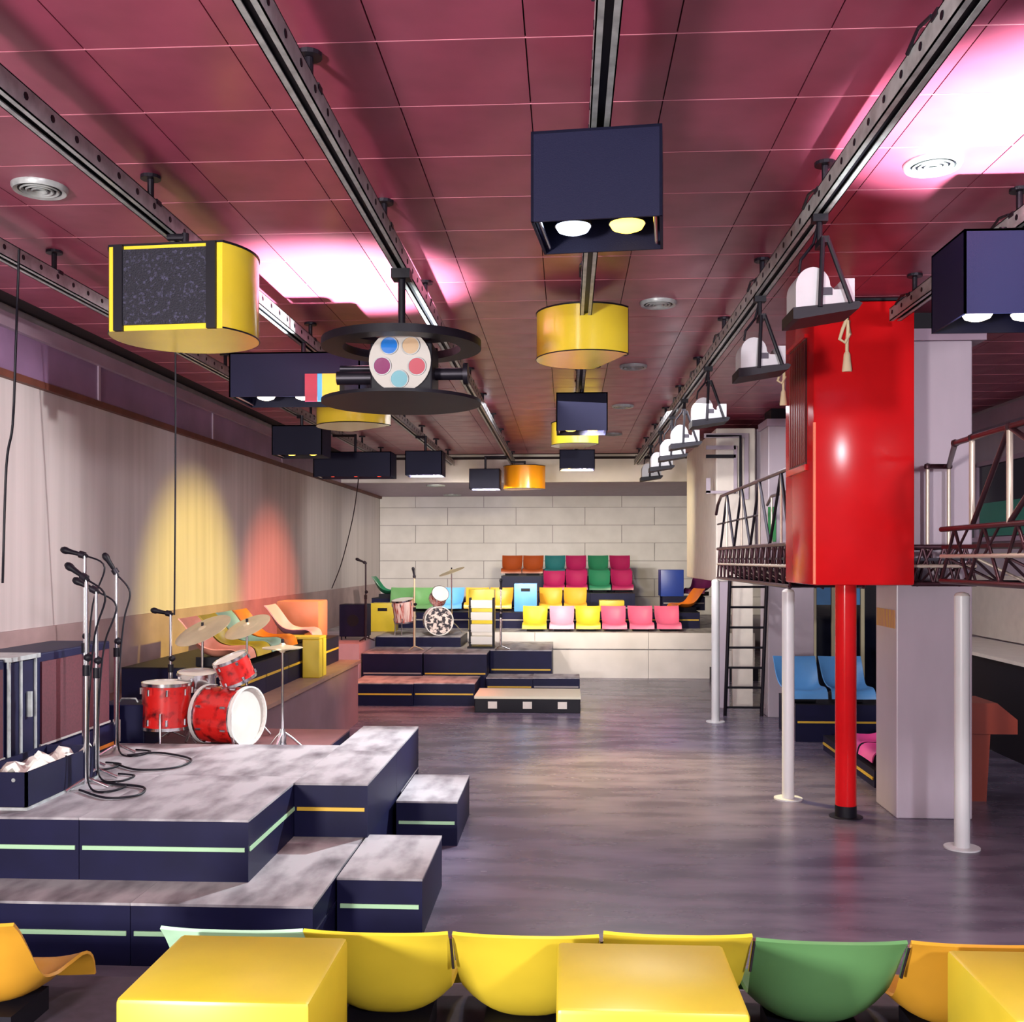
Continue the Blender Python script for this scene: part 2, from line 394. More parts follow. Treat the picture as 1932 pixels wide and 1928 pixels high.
vent(853, 933, 'round air vent at the dropped ceiling against the block wall', 3.76, 0.22)

def rod_to_rail(t, x, y, z0, r=0.014):
    B().cyl((x, y, z0), (x, y, ZT0 - t.location.z), r, 8).obj('hanging_rod', M_raild, t)
def hang_arm(t, p, h, zb, X, rot):
    v = Matrix.Rotation(-rot, 3, 'Z') @ Vector((X - p.x, 0, 0)); zt = ZT0 - zb
    if zt - h > 0.005: B().cyl((0, 0, h), (0, 0, zt), 0.02, 10).obj('hanging_rod', M_raild, t)
    if v.length > 0.04: B().cyl((0, 0, max(zt - 0.02, h + 0.012)), v + Vector((0, 0, max(zt - 0.02, h + 0.012))), 0.02, 10).obj('rail_arm', M_raild, t)
def pod(px, y_, wpx, top, bot, X, rot, label, hscale=1.0, m=None, cut=0.2):
    """truncated drum loudspeaker hung from the rail at X; wpx = width in the picture"""
    k = (px - CX) / F; d = y_
    p = W(px, (top + bot) / 2, d)
    r = wpx * d / F / 2
    zt = W(px, top, d - r * 0.6).z; zb = W(px, bot, d - r * 0.6).z
    h = zt - zb
    t = thing('drum_loudspeaker', label, 'loudspeaker', (p.x, p.y, zb), rot, 'yellow drum loudspeakers')
    a0 = math.asin(cut); cc = -r * cut * 1.0
    ang0 = -PI / 2 + math.acos(cut); ang1 = -PI / 2 - math.acos(cut) + 2 * PI
    poly = [(r * math.cos(ang0 + (ang1 - ang0) * i / 40), r * math.sin(ang0 + (ang1 - ang0) * i / 40)) for i in range(41)]
    m = m or M_yel
    B().prism(poly, 0.0, h).obj('shell', m, t, 30)
    rim = [(v[0] * 1.012, v[1] * 1.012) for v in poly]
    B().prism(rim, h - 0.004, h + 0.008).obj('rim', M_black, t)
    bt = []
    for v in poly: bt.append((v[0], v[1], 0.0))
    B().tube([(v[0] * 1.004, v[1] * 1.004, 0.004) for v in poly], 0.005, 6).obj('rim', M_black, t)
    hw = r * math.sin(math.acos(cut)); yf = -r * cut
    B().box(-hw * 0.74, hw * 0.74, yf - 0.012, yf + 0.01, 0.03, h - 0.025).obj('grille', M_grille, t)
    for sx in (-1, 1): B().box(sx * hw * 0.74, sx * hw * 0.90, yf - 0.02, yf + 0.01, 0.0, h).obj('grille_frame', M_black, t)
    hang_arm(t, p, h, zb, X, rot)
    return t
pod(350, 5.85, 270, 460, 622, -2.28, -0.08, 'glossy yellow drum speaker with black woven grille facing the hall end', cut=0.6)
pod(1105, 8.2, 186, 580, 668, 0.142, 1.95, 'glossy yellow drum speaker turned away under the middle rail', cut=0.55)
pod(670, 10.97, 144, 708, 800, -2.28, 2.4, 'yellow drum speaker half hidden behind the disc projector', cut=0.5)
pod(1090, 14.6, 100, 795, 838, 0.142, 1.9, 'orange-yellow drum speaker between two twin-bulb box lamps', cut=0.5)
pod(990, 19.4, 80, 878, 922, -1.07, 2.6, 'orange-yellow drum speaker hanging before the white soffit', cut=0.3, m=plast('ochre', (214, 140, 24), 0.2))

def boxlamp(px, top, bot, wpx, d, label, bulbs, dep=0.5, power=60, cone=95, up=None, rot=0, aim=None):
    p = W(px, (top + bot) / 2, d); w = wpx * d / F; zt = W(px, top, d).z; zb = W(px, bot, d).z; h = zt - zb
    t = thing('box_lamp', label, 'lamp', (p.x, p.y + dep / 2, zb), rot, 'dark box lamps on the ceiling rails')
    th = 0.012; x = w / 2; y = dep / 2
    B().box(-x, x, -y, -y + th, 0, h).box(-x, x, y - th, y, 0, h).box(-x, -x + th, -y, y, 0, h).box(x - th, x, -y, y, 0, h).box(-x, x, -y, y, h - th, h).obj('housing', M_navy2, t)
    B().box(-x + th, x - th, -y + th, y - th, h * 0.55, h * 0.6).obj('inner_plate', M_black, t)
    for sx in (-1, 1): B().cyl((sx * (x - 0.03), -y + 0.04, 0.02), (sx * (x - 0.03), y - 0.04, 0.02), 0.009, 8).obj('edge_bar', M_chrome, t)
    n = len(bulbs)
    for i, bm_ in enumerate(bulbs):
        bx = (i - (n - 1) / 2) * w / (n + 0.3)
        rb = min(0.085, w / n * 0.36)
        bo = B().lathe([(rb * 0.5, h * 0.55), (rb * 0.75, 0.14), (rb, 0.07), (rb * 0.98, 0.055)], 20, (bx, 0.02, 0)).obj('reflector', M_chrome, t, 40)
        B().lathe([(rb * 0.96, 0.058), (rb * 0.8, 0.035), (rb * 0.4, 0.022), (0.0005, 0.018)], 20, (bx, 0.02, 0)).obj('bulb', bm_, bo, 60)
        colr = {'bulb_white': (1, 0.93, 0.82), 'bulb_yellow': (1, 0.78, 0.25), 'bulb_bluewhite': (0.8, 0.88, 1), 'bulb_red': (1, 0.25, 0.12)}[bm_.name]
        ap = Vector((p.x + bx, p.y + dep / 2 + 0.02, zb + 0.01))
        if power: light('bulb_light', 'SPOT', ap, (ap + Vector((0, 0.0, -2))) if aim is None else aim, power, colr, 0.06, cone, 0.7)
    hang_arm(t, p, h, zb, min(TX, key=lambda q: abs(q - p.x)), rot)
    if up: light('up_light', 'SPOT', (p.x + up[0], p.y + dep / 2 + up[1], zt + 0.015), (p.x + up[2], p.y + dep / 2 + up[3], ZC), up[4], (1, 0.98, 0.95), 0.05, 150, 0.5)
    return t
boxlamp(1135, 240, 412, 248, 4.35, 'dark square box lamp with one bluish and one yellow bulb', [M_bulb_b, M_bulb_y], 0.48, 130, 120, rot=-0.1)
boxlamp(1098, 740, 812, 97, 11.0, 'dark box lamp with two yellow bulbs under the middle drum speaker', [M_bulb_y, M_bulb_y], 0.45, 650, 62, aim=(0.95, 10.2, 0.0))
boxlamp(1089, 848, 884, 67, 16.2, 'small dark box lamp with twin bulbs in front of the white soffit', [M_bulb_y, M_bulb_w], 0.45, 560, 110, aim=(1.0, 25.2, 2.0))
boxlamp(914, 884, 922, 58, 18.2, 'small dark box lamp with white light beside the ochre speaker', [M_bulb_w, M_bulb_w], 0.45, 560, 110, aim=(-1.5, 25.2, 2.0))
boxlamp(799, 850, 896, 70, 15.2, 'dark square box lamp above the far drum kit', [M_bulb_w, M_bulb_w], 0.45, 520, 100, aim=(-2.0, 25.2, 1.8))  # glow and beams added to this dark lamp to brighten the far wall
boxlamp(664, 852, 899, 148, 15.0, 'long dark box lamp with reddish bulbs near the side wall', [M_bulb_r, M_bulb_r, M_bulb_r], 0.5, 110)
boxlamp(560, 802, 858, 96, 13.0, 'dark blue box lamp spilling yellow light along its lower edge', [M_bulb_y, M_bulb_y], 0.5, 60)
boxlamp(555, 664, 748, 250, 8.5, 'wide dark box lamp with bright white light behind the drum speaker', [M_bulb_w, M_bulb_w, M_bulb_w], 0.6, 60)
boxlamp(1930, 430, 590, 216, 5.5, 'dark box lamp with white bulbs on the rail nearest the red cabin', [M_bulb_w, M_bulb_w], 0.5, 50)

# coloured gel sheets clipped beside the far yellow speaker
gp = W(607, 731, 8.36)
g = thing('gel_frame', 'crimson, blue and yellow gel sheets clipped to the wide box lamp', 'gel frame', gp)
gw = 8.36 / F; hh = 26 * gw
for x0, x1, nm, m in ((575, 599, 'crimson_sheet', plast('crimson', (140, 20, 50))), (599, 608, 'blue_sheet', plast('skyblue', (70, 160, 214))), (608, 641, 'yellow_sheet', plast('yellow', PC['yellow']))):
    B().box((x0 - 607) * gw, (x1 - 607) * gw - 0.003, -0.006, 0.006, -hh, hh).obj(nm, m, g)
B().box(-0.14, 0.15, 0.006, 0.10, hh - 0.02, hh).obj('clip_bar', M_raild, g)

# disc projector
pc = W(758, 762, 6.6)
t = thing('disc_projector', 'round black twin-disc projector with a white colour wheel of five lenses', 'projector', pc)
R = 0.512; hz = 0.375
B().lathe([(R, 0), (R, 0.02), (0.001, 0.02)], 56).lathe([(0.001, -0.004), (R, 0.0)], 56).obj('lower_disc', M_black, t, 30)
ring = B()
ring.lathe([(R, hz - 0.02), (R, hz + 0.03), (R * 0.74, hz + 0.03), (R * 0.74, hz - 0.02), (R, hz - 0.02)], 56)
for a in range(3):
    q = a * 2 * PI / 3 + PI / 2
    ring.prism([(math.cos(q + e) * rr, math.sin(q + e) * rr) for e, rr in ((-0.75, 0.03), (-0.22, R * 0.82), (0.22, R * 0.82), (0.75, 0.03))], hz + 0.002, hz + 0.028)
ring.lathe([(0.17, hz), (0.17, hz + 0.03), (0.001, hz + 0.03)], 32).lathe([(0.001, hz), (0.17, hz)], 32)
ring.obj('upper_ring', M_black, t, 30)
B().cyl((0, 0, hz), (0, 0, ZT0 - pc.z), 0.024, 14).box(-0.06, 0.06, -0.06, 0.06, ZT0 - pc.z - 0.06, ZT0 - pc.z).obj('pole', M_black, t, 40)
for x in (-0.21, 0.2): B().cyl((x, 0.1, 0), (x, 0.1, hz), 0.022, 10).obj('spacer_rod', M_raild, t)
wy = -0.2
cw = B().cyl((0.02, wy, 0.24), (0.02, wy + 0.012, 0.24), 0.195, 40).obj('colour_wheel', mat('wheel_white', (180, 175, 168), 0.45), t, 40)
for i, c_ in enumerate(((40, 110, 190), (186, 160, 130), (180, 90, 100), (120, 170, 180), (120, 40, 90))):
    q = math.radians(125 - 72 * i)
    x, z = 0.02 + math.cos(q) * 0.115, 0.24 + math.sin(q) * 0.115
    B().cyl((x, wy - 0.008, z), (x, wy, z), 0.052, 24).obj('lens', plast('lens%d' % i, c_, 0.1), cw, 40)
    B().lathe([(0.052, 0), (0.058, 0), (0.058, 0.012), (0.052, 0.012), (0.052, 0)], 24, (x, wy, z), Matrix.Rotation(PI / 2, 4, 'X')).obj('lens_ring', M_rail, cw)
B().box(-0.17, 0.22, wy + 0.02, 0.15, 0.02, 0.36).obj('lamp_housing', M_black, t, bevel=0.01)
B().cyl((-0.42, 0, 0.17), (-0.17, 0, 0.17), 0.045, 16).cyl((-0.4, 0, 0.23), (-0.2, 0, 0.23), 0.02, 12).obj('motor', M_raild, t, 40)
B().cyl((0.22, 0, 0.19), (0.42, 0, 0.19), 0.04, 16).cyl((0.4, 0, 0.19), (0.43, 0, 0.19), 0.07, 16).obj('motor', M_raild, t, 40)

# theatre spotlights on the fifth rail
M_hous = mat('spot_housing_grey', (172, 172, 176), 0.4, var=0.08)
def spotlight(Y, label, power, col, aim, cone=30, blend=0.35, zdrop=0.56, yaw=0.0):
    zt = ZT0
    t = thing('stage_spotlight', label, 'spotlight', (TX[4], Y, zt - zdrop), yaw, 'theatre spotlights on the ceiling rail')
    H = zdrop
    B().cyl((0, 0, H), (0, 0, H - 0.17), 0.016, 10).box(-0.04, 0.04, -0.03, 0.03, H - 0.04, H).obj('clamp', M_black, t)
    B().cyl((-0.012, -0.12, H - 0.16), (-0.03, -0.14, 0.03), 0.013, 8).cyl((0.012, -0.12, H - 0.16), (0.13, -0.14, 0.05), 0.013, 8).box(-0.02, 0.02, -0.13, 0.02, H - 0.185, H - 0.15).obj('yoke', M_black, t)
    prof = [(-0.15, 0.03), (-0.15, 0.15)] + [(-0.06 + 0.09 * math.cos(a), 0.15 + 0.1 * math.sin(a)) for a in [PI - i * PI / 12 for i in range(13)]] + [(0.05, 0.13), (0.13, 0.13), (0.15, 0.03)]
    B().prism(prof, -0.11, 0.12, 'y').obj('housing', M_hous, t, 40)
    B().box(-0.03, 0.04, -0.116, -0.11, 0.1, 0.14).obj('vent_slot', M_raild, t)
    B().box(0.10, 0.16, -0.10, 0.11, 0.06, 0.19).obj('lens_box', M_hous, t)
    B().prism([(-0.17, -0.03), (-0.17, 0.03), (0.17, 0.06), (0.19, 0.05), (0.17, 0.02), (-0.14, -0.03)], -0.14, 0.15, 'y').obj('base_frame', M_black, t)
    B().tube([(-0.11, 0.0, 0.25), (-0.1, 0.0, 0.32), (-0.03, 0.01, H - 0.15), (0.0, 0.02, H - 0.03)], 0.008, 6).obj('cable', M_black, t)
    if power:
        light('spot_beam', 'SPOT', (TX[4] - 0.24, Y, zt - zdrop + 0.02), aim, power, col, 0.05, cone, blend)
    return t
sp_d = [5.62, 7.34, 10.0, 12.0, 13.4, 15.0, 16.8]
sp_l = ['white theatre spotlight hanging beside the top of the red cabin', 'white theatre spotlight hanging next to the red cabin window', 'theatre spotlight beside the white cabin cornice',
        'theatre spotlight, first of the dark cluster near the white cabin', 'theatre spotlight in the middle of the dark cluster', 'theatre spotlight next to last in the dark cluster', 'theatre spotlight at the far end of the rail']
spotlight(sp_d[0], sp_l[0], 0, (1.0, 0.82, 0.25), (1.0, 9.9, 0.0), 30, 0.95)
spotlight(sp_d[1], sp_l[1], 1100, (1.0, 0.97, 0.94), (XL, 7.8, 2.4), 42, 0.7)
spotlight(sp_d[2], sp_l[2], 1900, (0.86, 0.96, 1.0), (-2.2, 7.2, 0.6), 44, 0.7)
spotlight(sp_d[3], sp_l[3], 2000, (1.0, 0.78, 0.10), (XL, 12.6, 1.5), 38, 0.75)
spotlight(sp_d[4], sp_l[4], 500, (1.0, 0.97, 0.92), (0.2, 19.2, 0.2), 50, 0.9)
spotlight(sp_d[5], sp_l[5], 1900, (1.0, 0.16, 0.06), (XL, 15.9, 1.2), 38, 0.85)
spotlight(sp_d[6], sp_l[6], 1100, (1.0, 0.2, 0.08), (-2.9, 14.4, 0.2), 36, 0.8)
light('cabin_fill', 'SPOT', (0.14, 11.1, 3.55), (2.6, 15.3, 3.0), 420, (1, 0.96, 0.92), 0.06, 60, 0.7)  # extra beam added to brighten the white cabin front

# ------------------------------------------------------------ RED CABIN, WHITE POSTS, CATWALK
t = thing('red_cabin', 'glossy red box cabin raised on a single red round post', 'cabin', (2.38, 8.9, 0))
x0, x1, y0, y1, z0, z1 = -0.405, 0.395, -0.56, 0.5, 1.99, 4.27
B().box(x0, x1, y0, y1, z0, z1).obj('cabin_body', M_red, t, 30, bevel=0.02)
B().box(x0 - 0.004, x1 + 0.004, y0 - 0.004, y1, z1, z1 + 0.02).obj('roof_edge', M_black, t)
wn = B().box(x0 - 0.012, x0 + 0.01, -0.34, 0.28, 2.98, 4.02).obj('window_opening', M_redd, t)
for i in range(9): B().box(x0 - 0.02, x0 - 0.01, -0.33 + i * 0.068, -0.30 + i * 0.068, 3.0, 4.0).obj('slat', M_slat, wn)
B().box(x0 - 0.03, x0, -0.38, 0.32, 2.93, 2.98).box(x0 - 0.03, x0, -0.38, 0.32, 4.02, 4.05).obj('window_ledge', M_red, t)
B().cyl((x0 + 0.012, y0 + 0.012, z0 + 0.01), (x0 + 0.012, y0 + 0.012, 3.3), 0.014, 10).obj('corner_bead', plast('bead', (236, 120, 90)), t)
B().cyl((0, 0, 0.1), (0, 0, 1.99), 0.088, 28).obj('post', M_red, t, 40)
B().cyl((0, 0, 0.0), (0, 0, 0.1), 0.09, 28).obj('post_foot', M_black, t, 40)
B().cyl((0, 0, 0.0), (0, 0, 0.006), 0.14, 28).obj('foot_plate', M_raild, t)
def tassel(px, py, d, label, s=1.0, side=False):
    p = W(px, py, d)
    r = thing('rope_tassel', label, 'tassel', p)
    B().tube([(0.0, 0, 0), (-0.04 * s, -0.01, -0.1 * s), (-0.06 * s, -0.01, -0.17 * s), (-0.02 * s, -0.01, -0.2 * s), (0.02 * s, -0.01, -0.13 * s), (0.01 * s, -0.01, -0.02 * s), (0, 0, -0.2 * s), (0.0, 0, -0.27 * s)], 0.014 * s, 8).obj('rope_bow', M_rope, r, 60)
    B().lathe([(0.01 * s, -0.26 * s), (0.026 * s, -0.29 * s), (0.03 * s, -0.34 * s), (0.04 * s, -0.42 * s), (0.036 * s, -0.43 * s)], 14).obj('brush', M_rope, r, 60)
    B().cyl((0, 0.03, 0), (0, -0.01, 0), 0.016, 10).obj('hook', M_black, r)
tassel(1598, 600, 8.2, 'cream rope tassel hanging on the broad red cabin face')
tassel(1478, 688, 9.2, 'cream rope tassel hanging beside the cabin window', 0.85)

def wpost(px, py, label, r, top):
    p = Wz(px, py, 0)
    q = thing('support_post', label, 'post', (p.x, p.y, 0), 0, 'white round posts under the catwalk')
    B().cyl((0, 0, 0.012), (0, 0, top), r, 24).obj('shaft', M_postw, q, 40)
    B().cyl((0, 0, 0), (0, 0, 0.012), r * 2.3, 28).obj('base_plate', M_postw, q, 40)
    B().lathe([(r * 1.02, top), (r * 0.8, top + 0.02), (r * 0.3, top + 0.03)], 20).obj('cap', M_white, q, 40)
wpost(1350, 1362, 'thin white round post in front of the stage beside the ladder', 0.055, 1.90)
wpost(1487, 1507, 'white round post just left of the red post', 0.056, 1.90)
wpost(1815, 1600, 'white round post standing before the broad lavender pillar', 0.057, 1.92)

def truss(name, label, p0, p1, wvec, zb, zt, npan, rail_z=None, posts=None, zig=None, matl=None):
    """box lattice girder from p0 to p1 with width vector wvec"""
    matl = matl or M_tube
    p0 = Vector((*p0, 0)); p1 = Vector((*p1, 0)); wv = Vector((*wvec, 0))
    t = thing(name, label, 'catwalk', (p0.x, p0.y, zb))
    e = p1 - p0; o = Vector((0, 0, 0)); H = zt - zb; up = Vector((0, 0, 1))
    for off in (o, wv):
        for hz in (0, H):
            B().cyl(off + up * hz, off + e + up * hz, 0.02, 10).obj('chord', matl, t, 50)
        for i in range(npan):
            a = off + e * (i / npan); m_ = off + e * ((i + 0.5) / npan); b_ = off + e * ((i + 1) / npan)
            B().cyl(a, m_ + up * H, 0.012, 8).obj('brace', matl, t, 50)
            B().cyl(m_ + up * H, b_, 0.012, 8).obj('brace', matl, t, 50)
    for i in range(npan):
        a = e * (i / npan); b_ = e * ((i + 0.5) / npan) + wv; c = e * ((i + 1) / npan)
        B().cyl(a, b_, 0.01, 6).obj('brace', M_raild, t, 50); B().cyl(b_, c, 0.01, 6).obj('brace', M_raild, t, 50)
    md = H * 0.48
    for off in (o, wv): B().cyl(off + up * md, off + e + up * md, 0.016, 8).obj('chord', M_tubew, t, 50)
    for i in range(npan):
        a = e * ((i + 0.1) / npan); b_ = e * ((i + 0.6) / npan) + wv * 0.5; c = e * ((i + 1.1) / npan) if i < npan - 1 else e
        B().cyl(a + up * md, b_ - up * 0.02, 0.01, 6).obj('brace', M_tubew if i % 2 else matl, t, 50); B().cyl(b_ - up * 0.02, c + up * md, 0.01, 6).obj('brace', matl, t, 50)
        B().cyl(e * ((i + 0.5) / npan) + up * md, e * ((i + 1) / npan) + up * H, 0.01, 6).obj('brace', M_tube, t, 50)
    B().prism([(v.x, v.y) for v in (o, wv, wv + e, e)], H * 0.62, H * 0.62 + 0.025).obj('deck_plate', M_raild, t)
    return t, e, wv, H
ZB, ZT_ = 1.95, 2.34
tr, e, wv, H = truss('catwalk_truss', 'dark lattice catwalk leading from the ladder to the red cabin', (2.03, 13.95), (2.03, 9.46), (0.66, 0), ZB, ZT_, 15)
RZ = 3.03 - ZB
B().tube([(0, 0.15, RZ - 0.22), (0, 0.0, RZ - 0.1), (0, -0.3, RZ), e + Vector((0, 0, RZ))], 0.02).obj('handrail', M_tube, tr, 50)
for i in range(4):
    a = Vector((0, -0.25 - i * 1.1, H)); m_ = Vector((0, -0.8 - i * 1.1, RZ)); b_ = Vector((0, -1.35 - i * 1.1, H))
    if b_.y < e.y - 0.01: b_ = Vector((0, e.y, H))
    B().cyl(a, m_, 0.016, 8).obj('rail_strut', M_raild, tr, 50); B().cyl(m_, b_, 0.016, 8).obj('rail_strut', M_raild, tr, 50)
    B().cyl((0, m_.y, H), m_, 0.013, 8).obj('rail_post', M_tubew, tr, 50)
B().cyl((0.0, 0.0, 0.72), (0.0, -3.0, 0.72), 0.012, 8).obj('mid_rail', M_raild, tr, 50)
B().tube([(0.66, 0, RZ - 0.1), (0.66, -0.3, RZ), e + wv + Vector((0, 0, RZ))], 0.02).obj('handrail', M_tube, tr, 50)
for i in range(5): B().cyl((0.66, -0.3 - i * 1.0, H), (0.66, -0.3 - i * 1.0, RZ), 0.013, 8).obj('rail_post', M_tubew, tr, 50)
# small landing right of the cabin and the arm running towards the gallery
tr2, e2, wv2, H2 = truss('catwalk_landing', 'dark lattice landing between the red cabin and the pillar', (2.79, 8.46), (3.3, 8.46), (0, 0.36), 2.0, 2.3, 3)
tr3, e3, wv3, H3 = truss('catwalk_bridge', 'reddish lattice catwalk bridge with tall zigzag railing beyond the landing', (2.76, 7.72), (2.76, 2.6), (0.62, 0), 2.04, 2.42, 10)
zr = 3.03 - 2.04
A_ = [W(1750, 880, 8.55), W(1790, 880, 8.55), W(1802, 836, 7.5), W(1834, 826, 7.1), W(1905, 805, 6.4)]
loc3 = tr3.location
rp = [v - loc3 for v in A_]; rp += [Vector((0, -3.2, zr)), Vector((0, -5.1, zr))]
B().tube(rp, 0.021, 10).obj('handrail', M_tube, tr3, 50)
for v in A_: B().lathe([(0.001, -0.03), (0.026, -0.018), (0.03, 0), (0.026, 0.018), (0.001, 0.03)], 12, v - loc3).obj('joint', M_tube, tr3, 50)
for v in A_[:2]: B().cyl(v - loc3 + Vector((0, 0, -0.02)), Vector((v.x, v.y, 2.28)) - loc3, 0.016, 10).obj('rail_post', M_tubew, tr3, 50)
for v in A_[3:]: B().cyl(v - loc3 + Vector((0, 0, -0.02)), Vector((v.x, v.y, 2.42)) - loc3, 0.02, 10).obj('rail_post', M_tubew, tr3, 50)
for a, b_ in ((A_[3], A_[4]), (A_[4], Vector((2.76, 5.6, 3.03)))):
    lo = Vector((a.x, a.y, 2.43)); B().cyl(lo - loc3, b_ - loc3, 0.018, 8).obj('rail_strut', M_tube, tr3, 50)
B().cyl(A_[4] - loc3, Vector((2.76, 5.2, 2.43)) - loc3, 0.018, 8).obj('rail_strut', M_tube, tr3, 50)
# ladder
l0 = Wz(1368, 1350, 0); l1 = Wz(1436, 1350, 0)
ld = thing('ladder', 'black steel ladder leaning up to the end of the catwalk', 'ladder', ((l0.x + l1.x) / 2, l0.y, 0))
hw = (l1.x - l0.x) / 2; ht = 1.98; lean = Vector((0.03, -0.25, ht))
for sx in (-1, 1):
    B().cyl((sx * hw, 0, 0), Vector((sx * hw, 0, 0)) + lean, 0.026, 8).obj('stile', M_raild, ld, 50)
for i in range(7):
    q = lean * ((0.06 + i * 0.143)); B().cyl(q + Vector((-hw, 0, 0)), q + Vector((hw, 0, 0)), 0.016, 8).obj('rung', M_black, ld, 50)

# ------------------------------------------------------------ STAGE RISERS
def riser(x0, x1, y0, y1, z0, z1, label, strips=(), group=None, top=None, cat='riser', name='stage_riser', smat=None):
    cx, cy = (x0 + x1) / 2, (y0 + y1) / 2
    t = thing(name, label, cat, (cx, cy, z0), 0, group)
    hx, hy, h = (x1 - x0) / 2 - 0.002, (y1 - y0) / 2 - 0.002, z1 - z0
    B().box(-hx, hx, -hy, hy, 0.0, h - 0.014).obj('body', M_navy, t)
    B().box(-hx - 0.001, hx + 0.001, -hy - 0.001, hy + 0.001, h - 0.014, h).obj('top_board', top or M_top, t)
    for s in strips:
        side, m = s[0], s[1]
        zs = h * 0.52
        if side == 'f': B().box(-hx + 0.02, hx - 0.02, -hy - 0.008, -hy, zs - 0.012, zs + 0.012).obj('edge_strip', m, t)
        if side == 'r': B().box(hx, hx + 0.008, -hy + 0.02, hy - 0.02, zs - 0.012, zs + 0.012).obj('edge_strip', m, t)
    return t
gs = 'black stage risers with grey tops'
# lower level, resting on the hall floor (1 m and half-metre units)
Z1, Z2 = 0.34, 0.70
for x0, lb in ((-4.36, 'low black riser at the side-wall end of the front step'), (-3.36, 'low black riser in the middle of the front step'), (-2.36, 'low black riser with green strip at the inner end of the front step')):
    riser(x0, x0 + 1.0, 5.42, 6.62, 0, Z1, lb, [('f', M_green_s)] + ([('r', M_navy)] if x0 > -2.5 else []), gs)
riser(-1.345, -0.84, 5.92, 6.86, 0, Z1, 'low black half riser with green strip and grey top next to the front step', [('f', M_green_s)], gs)
riser(-1.315, -0.84, 7.82, 8.80, 0, Z1, 'small separate black riser with green strip beside the tall step', [('f', M_green_s)], gs)
for x0, lb in ((-4.36, 'hidden lower riser below the maroon speaker cabinets'), (-3.36, 'lower riser below the mic stand platform'), (-2.36, 'lower riser below the yellow-striped half riser')):
    riser(x0, x0 + 1.0, 6.62, 8.17, 0, Z1, lb, [], gs)
riser(-1.83, -1.33, 8.17, 9.13, 0, Z1, 'black riser carrying the back end of the tall step', [], gs)
# upper level
for i, x0 in enumerate((-3.83, -2.83)):
    for j, (y0, y1) in enumerate(((5.80, 6.98), (6.98, 8.17))):
        lb = [['upper black riser under the dark blue open case', 'upper black riser with green front strip and bare grey top'], ['upper black riser carrying the microphone stands', 'upper black riser in front of the red drum kit']][j][i]
        s = []
        if j == 0: s.append(('f', M_green_s))
        if i == 1 and j == 0: s.append(('r', M_green_s))
        riser(x0, x0 + 1.0, y0, y1, Z1, Z2, lb, s, gs)
riser(-4.4, -3.83, 5.80, 8.17, Z1, Z2, 'upper black riser against the side wall under the speaker cabinets', [('f', M_green_s)], gs)
riser(-1.83, -1.33, 6.78, 7.95, Z1, Z2, 'upper black half riser with a yellow front strip', [('f', M_yel_s)], gs)
riser(-1.83, -1.33, 7.95, 9.13, Z1, Z2, 'upper black half riser reaching back past the red drum kit', [], gs)
riser(-4.4, -1.99, 8.19, 9.3, 0, 0.64, 'reddish low platform under the red drum kit', [], None, M_topred, 'platform', 'drum_platform')

# far platforms in front of the white stage
def prz(pxl, pxr, yfront, z0, z1, dep, label, strips, top=None, ytop=None, name='stage_riser', cat='riser'):
    a = Wz(pxl, yfront, z1); b_ = Wz(pxr, yfront, z1)
    y = (a.y + b_.y) / 2
    return riser(a.x, b_.x, y, y + dep, z0, z1, label, strips, 'black far risers below the white stage', top, cat, name)
prz(662, 780, 1289, 0, 0.34, 1.0, 'far low black riser in the red light nearest the ledge', [('f', M_yel_s)])
prz(780, 896, 1289, 0, 0.34, 1.0, 'far low black riser in the red light next to the white-topped case', [('f', M_yel_s)])
prz(917, 1005, 1279, 0, 0.30, 0.6, 'far low black riser behind the white-topped case, with yellow strip', [('f', M_yel_s)])
prz(1005, 1094, 1279, 0, 0.30, 0.6, 'far low black riser behind the white-topped case, with grey strip', [('f', M_wht_s)])
far_top = []
for (l, r_, lb, s) in ((672, 790, 'far upper black riser with grey strip under the drum kit stand', M_wht_s), (792, 915, 'far upper black riser with yellow strip under the drum kit', M_yel_s)):
    a = Wz(l, 1237, 0.68); b_ = Wz(r_, 1237, 0.68)
    lastx = b_.x
    riser(a.x, b_.x, 16.45, 18.9, 0, 0.68, lb, [('f', s)], 'black far risers below the white stage')
a = Wz(917, 1228, 0.68); b_ = Wz(1041, 1228, 0.68)
riser(lastx + 0.005, b_.x, 17.1, 18.9, 0, 0.68, 'far upper black riser with thin yellow strip beside the white stage front', [('f', M_yel_s)], 'black far risers below the white stage')
a = W(705, 1204, 17.6); b_ = W(868, 1204, 17.6)
riser(a.x, b_.x, 17.65, 18.85, 0.68, 0.86, 'shallow black podium directly under the far drum kit', [], None, M_top, 'podium', 'drum_podium')
# white-topped case with three clasps
a = Wz(895, 1345, 0); b_ = Wz(1095, 1345, 0)
t = thing('equipment_case', 'low black case with cream lid and three white label squares on the hall floor', 'case', ((a.x + b_.x) / 2, a.y + 0.5, 0))
hx = (b_.x - a.x) / 2
B().box(-hx, hx, -0.46, 0.46, 0, 0.2).obj('case_body', M_black, t, bevel=0.008)
B().box(-hx - 0.006, hx + 0.006, -0.466, 0.466, 0.2, 0.235).obj('lid', mat('cream_lid', (214, 208, 184), 0.5), t)
for x in (-0.5, 0.0, 0.5): B().box(x - 0.065, x + 0.065, -0.468, -0.46, 0.06, 0.16).obj('label_square', M_cream, t)

